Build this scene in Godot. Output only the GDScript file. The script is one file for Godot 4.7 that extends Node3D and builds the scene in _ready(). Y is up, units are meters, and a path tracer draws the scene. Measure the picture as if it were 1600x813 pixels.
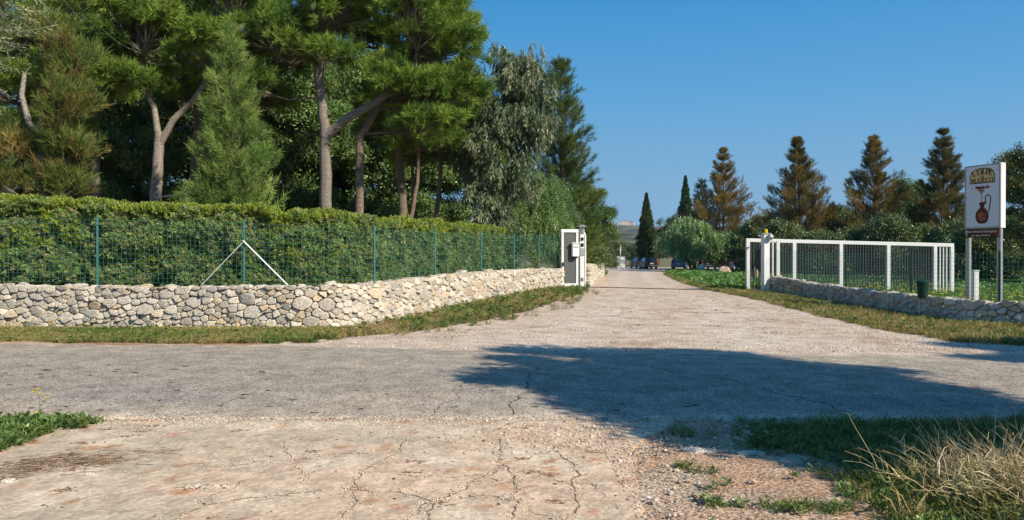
extends Node3D

# ------------------------------------------------------------------ mesh builder
class MB:
	var v := PackedVector3Array()
	var n := PackedVector3Array()
	var c := PackedColorArray()
	var i := PackedInt32Array()
	var col := Color(1, 1, 1)
	func tri(a: Vector3, b: Vector3, d: Vector3, out: Vector3 = Vector3.ZERO) -> void:
		var nn := (d - a).cross(b - a)
		if out != Vector3.ZERO and nn.dot(out) < 0.0:
			var t := b
			b = d
			d = t
			nn = -nn
		nn = nn.normalized()
		var k := v.size()
		v.append(a); v.append(b); v.append(d)
		n.append(nn); n.append(nn); n.append(nn)
		c.append(col); c.append(col); c.append(col)
		i.append(k); i.append(k + 1); i.append(k + 2)
	func quad(a: Vector3, b: Vector3, d: Vector3, e: Vector3, out: Vector3 = Vector3.ZERO) -> void:
		var nn := (d - a).cross(b - a)
		if nn.length_squared() < 1e-14:
			nn = (e - a).cross(d - a)
		if out != Vector3.ZERO and nn.dot(out) < 0.0:
			var t := b
			b = e
			e = t
			nn = -nn
		nn = nn.normalized()
		var k := v.size()
		v.append(a); v.append(b); v.append(d); v.append(e)
		for j in 4:
			n.append(nn)
			c.append(col)
		i.append_array([k, k + 1, k + 2, k, k + 2, k + 3])
	# convex polygon in xz swept from y0 to y1
	func prism(poly: PackedVector2Array, y0: float, y1: float, x := Transform3D(), top_scale := 1.0) -> void:
		var m := poly.size()
		var mid := Vector2.ZERO
		for p in poly:
			mid += p / m
		var lo := []
		var hi := []
		for p in poly:
			lo.append(x * Vector3(p.x, y0, p.y))
			var q := mid + (p - mid) * top_scale
			hi.append(x * Vector3(q.x, y1, q.y))
		var cl := x * Vector3(mid.x, y0, mid.y)
		var ch := x * Vector3(mid.x, y1, mid.y)
		var cm := (cl + ch) * 0.5
		for j in m:
			var k := (j + 1) % m
			var am: Vector3 = (lo[j] + hi[k]) * 0.5
			quad(lo[j], hi[j], hi[k], lo[k], am - cm)
			tri(cl, lo[j], lo[k], cl - ch)
			tri(ch, hi[j], hi[k], ch - cl)
	func box(mid: Vector3, size: Vector3, bevel := 0.0, basis := Basis()) -> void:
		# chamfered along its longest axis
		var ax := size.max_axis_index()
		var b2 := basis
		var s := size
		if ax == 0:
			b2 = basis * Basis(Vector3(0, -1, 0), Vector3(1, 0, 0), Vector3(0, 0, 1))
			s = Vector3(size.y, size.x, size.z)
		elif ax == 2:
			b2 = basis * Basis(Vector3(1, 0, 0), Vector3(0, 0, 1), Vector3(0, -1, 0))
			s = Vector3(size.x, size.z, size.y)
		var hx := s.x / 2
		var hz := s.z / 2
		var e := minf(bevel, minf(hx, hz) * 0.8)
		var poly := PackedVector2Array()
		if e > 0.0:
			poly = PackedVector2Array([Vector2(-hx + e, -hz), Vector2(hx - e, -hz), Vector2(hx, -hz + e), Vector2(hx, hz - e), Vector2(hx - e, hz), Vector2(-hx + e, hz), Vector2(-hx, hz - e), Vector2(-hx, -hz + e)])
		else:
			poly = PackedVector2Array([Vector2(-hx, -hz), Vector2(hx, -hz), Vector2(hx, hz), Vector2(-hx, hz)])
		prism(poly, -s.y / 2, s.y / 2, Transform3D(b2, mid))
	func tube(pts: Array, radii: Array, sides := 6, cap := true, rough := 0.0) -> void:
		var k0 := v.size()
		var side := Vector3.ZERO
		var m := pts.size()
		for a in m:
			var p: Vector3 = pts[a]
			var d: Vector3 = (pts[mini(a + 1, m - 1)] - pts[maxi(a - 1, 0)])
			d = d.normalized() if d.length() > 1e-6 else Vector3.UP
			if side == Vector3.ZERO:
				side = d.cross(Vector3(0.3, 0.1, 0.9)).normalized()
			side = (side - d * side.dot(d)).normalized()
			var up := side.cross(d)
			for s in sides:
				var t := TAU * s / sides
				var o := side * cos(t) + up * sin(t)
				var r: float = radii[a]
				if rough > 0.0:
					r *= 1.0 + rough * sin(t * 3.0 + p.y * 2.3 + a * 1.7) + rough * sin(t * 5.0 - a * 2.9)
				v.append(p + o * r)
				n.append(o)
				c.append(col)
		for a in m - 1:
			for s in sides:
				var s2 := (s + 1) % sides
				var q0 := k0 + a * sides + s
				var q1 := k0 + a * sides + s2
				var q2 := q1 + sides
				var q3 := q0 + sides
				i.append_array([q0, q1, q2, q0, q2, q3])
		if cap:
			for e in [0, m - 1]:
				var k: int = k0 + e * sides
				for s in range(1, sides - 1):
					var out: Vector3 = (pts[e] - pts[1 if e == 0 else m - 2])
					tri(v[k], v[k + s], v[k + s + 1], out)
	func mesh(mat: Material, normals := true) -> ArrayMesh:
		var a := []
		a.resize(Mesh.ARRAY_MAX)
		a[Mesh.ARRAY_VERTEX] = v
		if normals:
			a[Mesh.ARRAY_NORMAL] = n
		a[Mesh.ARRAY_COLOR] = c
		a[Mesh.ARRAY_INDEX] = i
		var m := ArrayMesh.new()
		m.add_surface_from_arrays(Mesh.PRIMITIVE_TRIANGLES, a)
		m.surface_set_material(0, mat)
		return m

# instanced copies, collected before they are placed
class Scatter:
	var at: Array[Transform3D] = []
	var tint := PackedColorArray()
	func add(p: Vector3, up: Vector3, spin: float, s: float, col: Color, sy := 1.0) -> void:
		var y := up.normalized()
		var x := y.cross(Vector3(0.13, 0.31, 0.94))
		if x.length_squared() < 0.01:
			x = y.cross(Vector3(1, 0, 0))
		x = x.normalized().rotated(y, spin)
		at.append(Transform3D(x * s, y * (s * sy), x.cross(y) * s, p))
		tint.append(col)
	func node(called: String, mesh: Mesh) -> MultiMeshInstance3D:
		var mm := MultiMesh.new()
		mm.transform_format = MultiMesh.TRANSFORM_3D
		mm.use_colors = true
		mm.mesh = mesh
		mm.instance_count = at.size()
		for k in at.size():
			mm.set_instance_transform(k, at[k])
			mm.set_instance_color(k, tint[k])
		var o := MultiMeshInstance3D.new()
		o.name = called
		o.multimesh = mm
		return o

const F := 1150.0   # the lens, in pixels of the photograph
const EYE := 1.6
var rng := RandomNumberGenerator.new()
var noise := FastNoiseLite.new()
var noise2 := FastNoiseLite.new()
var M := {}
var T := {}
var names := {}

func rf(a: float, b: float) -> float:
	return rng.randf_range(a, b)
func rdir() -> Vector3:
	var z := rng.randf_range(-1, 1)
	var t := rng.randf() * TAU
	var r := sqrt(1 - z * z)
	return Vector3(r * cos(t), z, r * sin(t))
func px(p: float, z: float) -> float:   # sideways place of a column of the photograph at a distance
	return (p - 800.0) / F * z
func py(p: float, z: float) -> float:   # height of a row of the photograph at a distance
	return EYE + (400.0 - p) / F * z
func lin(r: float, g: float, b: float) -> Color:
	return Color(r, g, b).linear_to_srgb()
func pick(pal: Array, jit := 0.12) -> Color:
	var a: Color = pal[rng.randi() % pal.size()]
	var b: Color = pal[rng.randi() % pal.size()]
	var k := rf(1.0 - jit, 1.0 + jit)
	var m := a.lerp(b, rng.randf())
	return Color(m.r * k, m.g * k, m.b * k)

func numbered(called: String) -> String:
	if not names.has(called):
		names[called] = 0
		return called
	names[called] += 1
	return "%s_%03d" % [called, names[called]]
func tag(o: Node, label: String, category: String, group := "", kind := "") -> Node:
	if label:
		o.set_meta("label", label)
	if category:
		o.set_meta("category", category)
	if group:
		o.set_meta("group", group)
	if kind:
		o.set_meta("kind", kind)
	return o
func thing(called: String, label: String, category: String, at := Vector3.ZERO, turn := 0.0, group := "") -> Node3D:
	var o := Node3D.new()
	o.name = numbered(called)
	add_child(o)
	o.position = at
	o.rotation.y = turn
	tag(o, label, category, group)
	return o
func part(called: String, mb: MB, mat: Material, parent: Node, at := Vector3.ZERO) -> MeshInstance3D:
	var o := MeshInstance3D.new()
	o.name = called
	o.mesh = mb.mesh(mat)
	o.position = at
	parent.add_child(o, true)
	return o
func structure(called: String, mesh: Mesh) -> MeshInstance3D:
	var o := MeshInstance3D.new()
	o.name = called
	o.mesh = mesh
	add_child(o)
	o.set_meta("kind", "structure")
	return o
func stuff(o: Node, label: String, category: String) -> void:
	add_child(o)
	tag(o, label, category, "", "stuff")

# lie of the land
func ground(x: float, z: float) -> float:
	var d := -z
	var a := smoothstep(14.0, 30.0, d)
	var up := a * (0.37 - 0.0245 * clampf(x, -15, 25))
	return lerpf(up, -0.1, smoothstep(35.0, 100.0, d))
func along(pts: Array, z: float) -> float:   # x of a line given as Vector2(x, z), z falling
	for k in pts.size() - 1:
		var a: Vector2 = pts[k]
		var b: Vector2 = pts[k + 1]
		if z <= a.y and z >= b.y:
			return lerpf(a.x, b.x, (a.y - z) / (a.y - b.y))
	return pts[0].x if z > pts[0].y else pts[-1].x

var drive_left := [Vector2(-5.2, -12.7), Vector2(-3.9, -13.9), Vector2(-2.1, -15.3), Vector2(-0.75, -17.4), Vector2(0.5, -19.8), Vector2(2.3, -25.5), Vector2(3.1, -30), Vector2(5.2, -45), Vector2(8, -62), Vector2(11, -84), Vector2(12, -112)]
var drive_right := [Vector2(13, -12), Vector2(9.6, -12.6), Vector2(8.3, -13.6), Vector2(8, -16), Vector2(8, -18.5), Vector2(8.3, -24), Vector2(8.2, -28), Vector2(8.1, -31), Vector2(9.5, -42), Vector2(12.5, -60), Vector2(17.5, -84), Vector2(30, -100), Vector2(32, -112)]
var left_wall := [Vector2(-14.5, -15.9), Vector2(-9, -15.75), Vector2(-6, -15.7), Vector2(-4.6, -15.75), Vector2(-3.7, -16.1), Vector2(-3.1, -17.2), Vector2(-2.0, -20), Vector2(-0.2, -24.3), Vector2(1.2, -27.7), Vector2(2.25, -30.0)]
var right_wall := [Vector2(10.55, -30.2), Vector2(10.45, -24), Vector2(10.45, -20), Vector2(10.6, -18.2), Vector2(11.0, -17.1), Vector2(12.0, -16.2), Vector2(14, -15.6), Vector2(18, -15.2)]
var drive_wall := [Vector2(3.35, -31.2), Vector2(4.6, -40), Vector2(6.6, -53)]
func road_far(x: float) -> float:
	var e := [Vector2(-60, 14.5), Vector2(-9, 13.15), Vector2(-3.4, 12.9), Vector2(1, 12.05), Vector2(5, 11.75), Vector2(12, 11.55), Vector2(60, 11.0)]
	for k in e.size() - 1:
		if x <= e[k + 1].x:
			return lerpf(e[k].y, e[k + 1].y, (x - e[k].x) / (e[k + 1].x - e[k].x))
	return 11.0
const ROAD_NEAR := 7.17

# a line on the plan: length and place along it
func line_len(pts: Array) -> float:
	var l := 0.0
	for k in pts.size() - 1:
		l += pts[k].distance_to(pts[k + 1])
	return l
func line_at(pts: Array, s: float) -> Array:   # [point, direction], rounded a little at the bends
	var l := 0.0
	for k in pts.size() - 1:
		var d: float = pts[k].distance_to(pts[k + 1])
		if s <= l + d or k == pts.size() - 2:
			var t := (s - l) / d
			return [pts[k].lerp(pts[k + 1], t), (pts[k + 1] - pts[k]).normalized()]
		l += d
	return [pts[-1], Vector2(1, 0)]
func smooth_line(pts: Array, rounds := 2) -> Array:
	var p := pts
	for r in rounds:
		var q := [p[0]]
		for k in p.size() - 1:
			q.append(p[k].lerp(p[k + 1], 0.25))
			q.append(p[k].lerp(p[k + 1], 0.75))
		q.append(p[-1])
		p = q
	return p

# ------------------------------------------------------------------ materials
func grain(freq: float, lo: float, hi: float, sort := FastNoiseLite.TYPE_SIMPLEX, octaves := 3, size := 512, sd := 1, mid := -1.0, steep := 0.5) -> NoiseTexture2D:
	var f := FastNoiseLite.new()
	f.noise_type = sort
	f.frequency = freq
	f.seed = sd
	f.fractal_octaves = octaves
	if octaves == 1:
		f.fractal_type = FastNoiseLite.FRACTAL_NONE
	var t := NoiseTexture2D.new()
	t.width = size
	t.height = size
	t.seamless = true
	t.noise = f
	var g := Gradient.new()
	g.set_color(0, lin(lo, lo, lo))
	g.set_color(1, lin(hi, hi, hi))
	g.set_offset(0, 0.5 - steep)
	g.set_offset(1, 0.5 + steep)
	if mid >= 0.0:
		g.add_point(0.5, lin(mid, mid, mid))
	t.color_ramp = g
	return t
func mat(called: String, color: Color, rough := 0.9, albedo: Texture2D = null, metres := 1.0, bump: Texture2D = null, bump_cm := 1.0) -> StandardMaterial3D:
	var m := StandardMaterial3D.new()
	m.resource_name = called
	m.albedo_color = color
	m.roughness = rough
	m.metallic_specular = 0.3
	m.vertex_color_use_as_albedo = true
	if albedo or bump:
		m.uv1_triplanar = true
		m.uv1_world_triplanar = true
		m.uv1_scale = Vector3.ONE / metres
	if albedo:
		m.albedo_texture = albedo
	if bump:
		m.heightmap_enabled = true
		m.heightmap_texture = bump
		m.heightmap_scale = bump_cm
	M[called] = m
	return m
func coarse(m: StandardMaterial3D, t: Texture2D, metres: float) -> void:   # a second, larger pattern over the first
	m.detail_enabled = true
	m.detail_albedo = t
	m.detail_blend_mode = BaseMaterial3D.BLEND_MODE_MUL
	m.detail_uv_layer = BaseMaterial3D.DETAIL_UV_2
	m.uv2_triplanar = true
	m.uv2_world_triplanar = true
	m.uv2_scale = Vector3.ONE / metres
func leaf_mat(called: String, rough: float, back: Color, spec := 0.35) -> StandardMaterial3D:
	var m := mat(called, lin(1.7, 1.65, 1.5), rough)
	m.metallic_specular = spec
	m.backlight_enabled = true
	m.backlight = back
	m.cull_mode = BaseMaterial3D.CULL_DISABLED
	return m

func make_materials() -> void:
	var W := lin(1.32, 1.32, 1.32)   # makes up for the mean of the grain patterns
	var fine := grain(0.2, 0.36, 1.0, FastNoiseLite.TYPE_VALUE, 2, 1024, 3, 0.72, 0.26)
	var mild := grain(0.12, 0.6, 1.0, FastNoiseLite.TYPE_VALUE, 4, 1024, 33, 0.8, 0.36)
	var stone_grain := grain(0.035, 0.42, 1.0, FastNoiseLite.TYPE_SIMPLEX, 5, 512, 5, 0.74, 0.3)
	var blotch := grain(0.012, 0.72, 1.0, FastNoiseLite.TYPE_SIMPLEX, 5, 512, 8, 0.88, 0.35)
	var lumps := grain(0.06, 0.0, 1.0, FastNoiseLite.TYPE_CELLULAR, 3, 512, 9)
	var pits := grain(0.05, 0.0, 1.0, FastNoiseLite.TYPE_SIMPLEX, 5, 512, 11)
	var chip := grain(0.13, 0.36, 1.0, FastNoiseLite.TYPE_CELLULAR, 2, 1024, 12, 0.78, 0.28)
	var m := mat("asphalt", lin(1.58, 1.54, 1.55), 0.88, fine, 3.1, fine, 0.5)
	m.metallic_specular = 0.25
	coarse(m, blotch, 3.7)
	m = mat("gravel_bed", lin(1.45, 1.36, 1.32), 0.95, chip, 5.0, chip, 1.2)
	coarse(m, blotch, 4.3)
	m = mat("concrete", lin(1.6, 1.46, 1.31), 0.92, mild, 2.7, pits, 0.5)
	coarse(m, blotch, 1.9)
	m = mat("soil", W, 0.97, chip, 4.0, chip, 1.5)
	coarse(m, blotch, 2.6)
	m = mat("crack_fill", Color.WHITE, 0.97, fine, 1.0)
	m = mat("limestone", lin(1.47, 1.43, 1.38), 0.93, stone_grain, 0.7, pits, 1.6)
	coarse(m, blotch, 0.45)
	m = mat("wall_core", W, 0.97, stone_grain, 1.0)
	var plates := grain(0.03, 0.3, 1.0, FastNoiseLite.TYPE_CELLULAR, 4, 512, 51, 0.75, 0.36)
	m = mat("bark", lin(1.45, 1.45, 1.45), 0.95, plates, 0.6, lumps, 4.0)
	m.uv1_scale = Vector3(2.2, 0.8, 2.2)
	coarse(m, blotch, 0.6)
	m = mat("pebble", Color.WHITE, 0.93)
	var soft := grain(0.02, 0.88, 1.0, FastNoiseLite.TYPE_SIMPLEX, 5, 512, 41)
	m = mat("white_paint", lin(0.85, 0.85, 0.84), 0.45, soft, 1.1)
	m = mat("galvanised", lin(0.50, 0.51, 0.52), 0.42, blotch, 0.5)
	m.metallic = 0.55
	m = mat("dark_bars", lin(0.085, 0.09, 0.095), 0.55)
	m = mat("green_paint", lin(0.06, 0.19, 0.185), 0.5)
	m = mat("green_wire", lin(0.055, 0.19, 0.17), 0.5)
	m = mat("dark_green", lin(0.012, 0.05, 0.03), 0.5)
	m = mat("grey_plastic", lin(0.22, 0.22, 0.22), 0.5)
	m = mat("black_plastic", lin(0.015, 0.015, 0.016), 0.4)
	m = mat("yellow_lens", lin(0.75, 0.47, 0.01), 0.25)
	m = mat("straw", Color.WHITE, 0.9)
	m = mat("plain", Color.WHITE, 0.8)
	m = mat("sign_print", Color.WHITE, 0.5)
	m = mat("sign_face", lin(0.76, 0.79, 0.82), 0.4, soft, 2.0)
	m = mat("plaster", Color.WHITE, 0.9, blotch, 3.0)
	m = mat("car_paint", Color.WHITE, 0.3)
	m.clearcoat_enabled = true
	m.clearcoat = 0.8
	m = mat("car_glass", lin(0.012, 0.014, 0.016), 0.08)
	m.metallic_specular = 0.6
	m = mat("rubber", lin(0.02, 0.02, 0.02), 0.8)
	m = mat("hill_cover", W, 1.0, blotch, 900.0)
	coarse(m, grain(0.05, 0.4, 1.0, FastNoiseLite.TYPE_CELLULAR, 3, 512, 21), 260.0)
	leaf_mat("needle", 0.6, lin(0.35, 0.4, 0.15), 0.3)
	leaf_mat("leaf", 0.36, lin(0.35, 0.4, 0.1), 0.5)
	leaf_mat("grass_blade", 0.6, lin(0.4, 0.4, 0.15), 0.3)
	leaf_mat("petal", 0.6, lin(0.4, 0.35, 0.1), 0.3)

# ------------------------------------------------------------------ leaf shapes, one mesh each, placed many times
func blade(b: MB, a: Vector3, d: Vector3, len: float, w: float, bend := 0.0, tint := Color.WHITE) -> void:   # a thin pointed needle or blade
	b.col = tint
	var side := d.cross(rdir()).normalized() * w * 0.5
	if bend == 0.0:
		b.tri(a - side, a + d * len, a + side)
		return
	var mid := a + d * len * 0.55
	var tip := a + d * len * (1.0 - bend * 0.3) + Vector3(0, -bend * len * 0.45, 0) + Vector3(d.x, 0, d.z) * bend * len * 0.35
	b.quad(a - side, mid - side * 0.8, mid + side * 0.8, a + side)
	b.tri(mid - side * 0.8, tip, mid + side * 0.8)
func leaf(b: MB, a: Vector3, d: Vector3, len: float, w: float, tint: Color, roll := -1.0, widest := 0.45) -> void:
	b.col = tint
	var s := d.cross(Vector3.UP if absf(d.y) < 0.9 else Vector3.RIGHT).normalized()
	s = s.rotated(d, rng.randf() * TAU if roll < 0.0 else roll)
	var f := s.cross(d) * w * 0.18
	var m := a + d * len * widest
	b.tri(a, m + s * w * 0.5 + f, a + d * len)
	b.tri(a, a + d * len, m - s * w * 0.5 + f)
func shade_of() -> Color:
	var k := rf(0.75, 1.2)
	return Color(k, k * rf(0.95, 1.05), k * rf(0.85, 1.1))

func make_tufts() -> void:
	# pine shoot: needles round a short twig
	var b := MB.new()
	for k in 25:
		var t := rng.randf()
		var out := rdir()
		out = (Vector3(out.x, absf(out.y) * 0.5 + 0.15 + 0.6 * t, out.z)).normalized()
		blade(b, Vector3(0, t * 0.14, 0), out, rf(0.13, 0.24), 0.016, 0.0, shade_of())
	T.pine = b.mesh(M.needle)
	# she-oak shoot: long soft needles that lie along the twig
	b = MB.new()
	for k in 30:
		var t := rng.randf()
		var out := (rdir() * 0.5 + Vector3(0, 0.75, 0)).normalized()
		blade(b, Vector3(0, t * 0.35, 0), out, rf(0.18, 0.32), 0.011, 0.25, shade_of())
	b.col = Color(1.5, 1.1, 0.9)
	b.tube([Vector3.ZERO, Vector3(0, 0.4, 0)], [0.006, 0.003], 3, false)
	T.sheoak = b.mesh(M.needle)
	# sprig of small oval leaves (hedge, evergreen bushes)
	b = MB.new()
	for k in 13:
		var t := k / 12.0
		var out := Vector3(sin(k * 2.4), 0.55 + 0.5 * t, cos(k * 2.4)).normalized()
		leaf(b, Vector3(0, t * 0.1, 0), out, rf(0.045, 0.07), rf(0.024, 0.034), shade_of())
	T.sprig = b.mesh(M.leaf)
	# broad crown spray for far trees
	b = MB.new()
	for k in 26:
		var o := rdir() * rf(0.05, 0.3)
		leaf(b, o, (rdir() + o * 2.0 + Vector3(0, 0.3, 0)).normalized(), rf(0.09, 0.16), rf(0.05, 0.08), shade_of())
	T.spray = b.mesh(M.leaf)
	# olive spray: narrow stiff leaves in pairs along a twig
	b = MB.new()
	for k in 22:
		var t := k / 21.0
		var s := 1.0 if k % 2 else -1.0
		var out := Vector3(s, 0.9, rf(-0.5, 0.5)).normalized().rotated(Vector3.UP, (k / 2) * 1.57)
		leaf(b, Vector3(0, t * 0.42, 0), out, rf(0.07, 0.1), rf(0.014, 0.02), shade_of())
	b.col = Color(1.2, 1.1, 1.0)
	b.tube([Vector3.ZERO, Vector3(0, 0.44, 0)], [0.006, 0.002], 3, false)
	T.olive = b.mesh(M.leaf)
	# eucalyptus spray: sickle leaves hanging from a twig
	b = MB.new()
	for k in 20:
		var t := rng.randf()
		var out := (rdir() * 0.55 + Vector3(0, 0.75, 0)).normalized()
		leaf(b, Vector3(0, t * 0.35, 0), out, rf(0.13, 0.2), rf(0.022, 0.034), shade_of())
	T.gum = b.mesh(M.leaf)
	# pepper tree: a hanging strand of small paired leaflets
	b = MB.new()
	for j in 3:
		var off := Vector3(rf(-0.12, 0.12), rf(0.0, 0.25), rf(-0.12, 0.12))
		for k in 30:
			var t := k / 29.0
			var out := Vector3(rf(-1, 1), rf(0.2, 0.9), rf(-1, 1)).normalized()
			leaf(b, off + Vector3(sin(t * 3 + j) * 0.03, t * 0.9, cos(t * 2 + j) * 0.03), out, rf(0.07, 0.12), rf(0.02, 0.03), shade_of())
	T.strand = b.mesh(M.leaf)
	# the same seen across the field: fewer, larger leaflets
	b = MB.new()
	for j in 2:
		var off := Vector3(rf(-0.15, 0.15), rf(0.0, 0.2), rf(-0.15, 0.15))
		for k in 13:
			var t := k / 12.0
			leaf(b, off + Vector3(sin(t * 3 + j) * 0.04, t * 1.2, cos(t * 2 + j) * 0.04), Vector3(rf(-0.8, 0.8), rf(0.4, 1.0), rf(-0.8, 0.8)).normalized(), rf(0.2, 0.32), rf(0.05, 0.08), shade_of())
	T.strand_far = b.mesh(M.leaf)
	# cypress spray: short upright scales
	b = MB.new()
	for k in 22:
		var o := Vector3(rf(-0.1, 0.1), rf(0, 0.2), rf(-0.1, 0.1))
		leaf(b, o, (Vector3(o.x * 4, 0.8, o.z * 4) + rdir() * 0.35).normalized(), rf(0.12, 0.22), rf(0.035, 0.06), shade_of())
	T.scales = b.mesh(M.needle)
	# grass tufts
	b = MB.new()
	for k in 11:
		var out := (rdir() * Vector3(0.55, 0.0, 0.55) + Vector3(0, 0.8, 0)).normalized()
		blade(b, Vector3(rf(-0.05, 0.05), 0, rf(-0.05, 0.05)), out, rf(0.09, 0.2), rf(0.006, 0.011), rf(0.1, 0.7), shade_of())
	T.grass = b.mesh(M.grass_blade)
	# low leafy weed: a rosette of broad leaves
	b = MB.new()
	for k in 13:
		var a := k * 2.4
		var out := Vector3(sin(a), rf(0.15, 0.9), cos(a)).normalized()
		var st := Vector3(sin(a), 0, cos(a)) * rf(0.0, 0.05) + Vector3(0, rf(0.01, 0.07), 0)
		leaf(b, st, out, rf(0.06, 0.11), rf(0.035, 0.06), shade_of(), 0.0)
	T.weed = b.mesh(M.leaf)
	# a flower head of four petals on a stalk
	b = MB.new()
	for k in 5:
		var a := k * TAU / 5
		leaf(b, Vector3(0, 0, 0), Vector3(sin(a), 0.35, cos(a)).normalized(), 0.022, 0.018, Color(0.46, 0.35, 0.01), 0.0, 0.6)
	b.col = Color(0.1, 0.17, 0.03)
	b.tube([Vector3(0, -0.16, 0), Vector3(0.006, -0.08, 0), Vector3.ZERO], [0.002, 0.002, 0.0015], 3, false)
	T.flower = b.mesh(M.petal)
	# pebbles
	for q in 3:
		b = MB.new()
		var pts := []
		for k in 6:
			pts.append([Vector3.RIGHT, Vector3.LEFT, Vector3.UP, Vector3.DOWN, Vector3.BACK, Vector3.FORWARD][k] * rf(0.6, 1.15) * Vector3(1, 0.62, 1))
		for x in [0, 1]:
			for y in [2, 3]:
				for z in [4, 5]:
					var cm: Vector3 = (pts[x] + pts[y] + pts[z]) / 3.0 * rf(1.3, 1.55)
					b.tri(pts[x], pts[y], cm, cm)
					b.tri(pts[y], pts[z], cm, cm)
					b.tri(pts[z], pts[x], cm, cm)
		T["pebble%d" % q] = b.mesh(M.pebble)

# ------------------------------------------------------------------ trees
func bent(a: Vector3, b: Vector3, sag: float, steps := 5) -> Array:
	var out := []
	var side := rdir() * a.distance_to(b) * 0.07
	for k in steps + 1:
		var t := float(k) / steps
		var w := sin(t * PI)
		out.append(a.lerp(b, t) + Vector3(0, -sag * w, 0) + side * w * sin(t * 5.0))
	return out
func taper(r0: float, r1: float, n: int) -> Array:
	var out := []
	for k in n:
		out.append(lerpf(r0, r1, float(k) / (n - 1)))
	return out
func on_trunk(trunk: Array, y: float) -> Vector3:
	for k in trunk.size() - 1:
		if y <= trunk[k + 1].y:
			return trunk[k].lerp(trunk[k + 1], clampf((y - trunk[k].y) / maxf(0.01, trunk[k + 1].y - trunk[k].y), 0, 1))
	return trunk[-1]

# A tree whose crown is made of boughs: each bough is a limb with clusters of shoots round its end.
# p: trunk (points from the base), radius, tip, bark, lobes [[centre, radii, clusters]], shoot, tints, cluster (radius), per (shoots in a cluster), size, up (lift of the shoots), flat
func tree(called: String, label: String, base: Vector3, p: Dictionary, group := "") -> Node3D:
	var o := thing(called, label, "tree", base, 0.0, group)
	var tr: Array = p.trunk
	var bark: Color = p.get("bark", Color(0.22, 0.17, 0.13))
	var b := MB.new()
	b.col = bark
	var fine := []
	for k in tr.size() - 1:
		for j in 4:
			fine.append(tr[k].lerp(tr[k + 1], j / 4.0) + rdir() * p.radius * 0.12)
	fine.append(tr[-1])
	fine[0] = tr[0] + Vector3(0, -0.1, 0)
	var rr := taper(p.radius, p.get("tip", p.radius * 0.5), fine.size())
	rr[0] *= 1.35
	b.tube(fine, rr, 9, true, 0.05)
	for f in p.get("forks", []):   # [[points], r0, r1]
		b.tube(f[0], taper(f[1], f[2], f[0].size()), 7, true, 0.04)
	part("trunk", b, M.bark, o)
	var tw := MB.new()
	tw.col = bark.lerp(Color(0.2, 0.17, 0.14), 0.5)
	var sc := Scatter.new()
	var size: Array = p.size
	var shoot: String = p.shoot
	var hang: bool = p.get("hang", false)
	for lobe in p.lobes:
		var c: Vector3 = lobe[0]
		var r: Vector3 = lobe[1]
		var root := on_trunk(fine, minf(c.y - r.y * 0.4, tr[-1].y))
		for f in p.get("forks", []):
			if f[0][-1].distance_to(c) < root.distance_to(c):
				root = f[0][-1]
		var heart := c - Vector3(0, r.y * 0.25, 0)
		var limb := bent(root, heart, root.distance_to(heart) * 0.06)
		var lr: float = clampf(r.x * 0.035, 0.02, p.radius * 0.55)
		tw.tube(limb, taper(lr, lr * 0.45, limb.size()), 6, false)
		for k in int(lobe[2] * p.get("more", 1.0)):
			var d := rdir()
			if d.y < -0.35 and not hang:
				d.y *= -0.5
			var q := c + d * r * pow(rng.randf(), 0.42)
			var joint: Vector3 = limb[rng.randi_range(2, limb.size() - 1)]
			var twig := bent(joint, q, joint.distance_to(q) * 0.08, 3)
			tw.tube(twig, taper(lr * 0.4, 0.008, twig.size()), 4, false)
			var out := (q - heart).normalized()
			var cr: float = p.cluster * rf(0.6, 1.25)
			var hue := pick(p.tints, 0.15)
			for j in int(p.per):
				var e := rdir() * pow(rng.randf(), 0.5)
				var at := q + e * Vector3(cr, cr * p.get("flat", 0.5), cr)
				var ax := (out * 0.45 + e * 0.7 + rdir() * 0.35 + Vector3(0, p.get("up", 0.4), 0)).normalized()
				if hang:
					ax = (Vector3(0, -1, 0) + e * 0.35 + out * Vector3(0.25, 0, 0.25)).normalized()
				var kk := rf(0.65, 1.35)
				sc.add(at, ax, rng.randf() * TAU, rf(size[0], size[1]), Color(hue.r * kk, hue.g * kk, hue.b * kk))
	part("branches", tw, M.bark, o).set_meta("kind", "stuff")
	var crown := sc.node("crown", T[shoot])
	crown.set_meta("kind", "stuff")
	o.add_child(crown)
	return o

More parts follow.
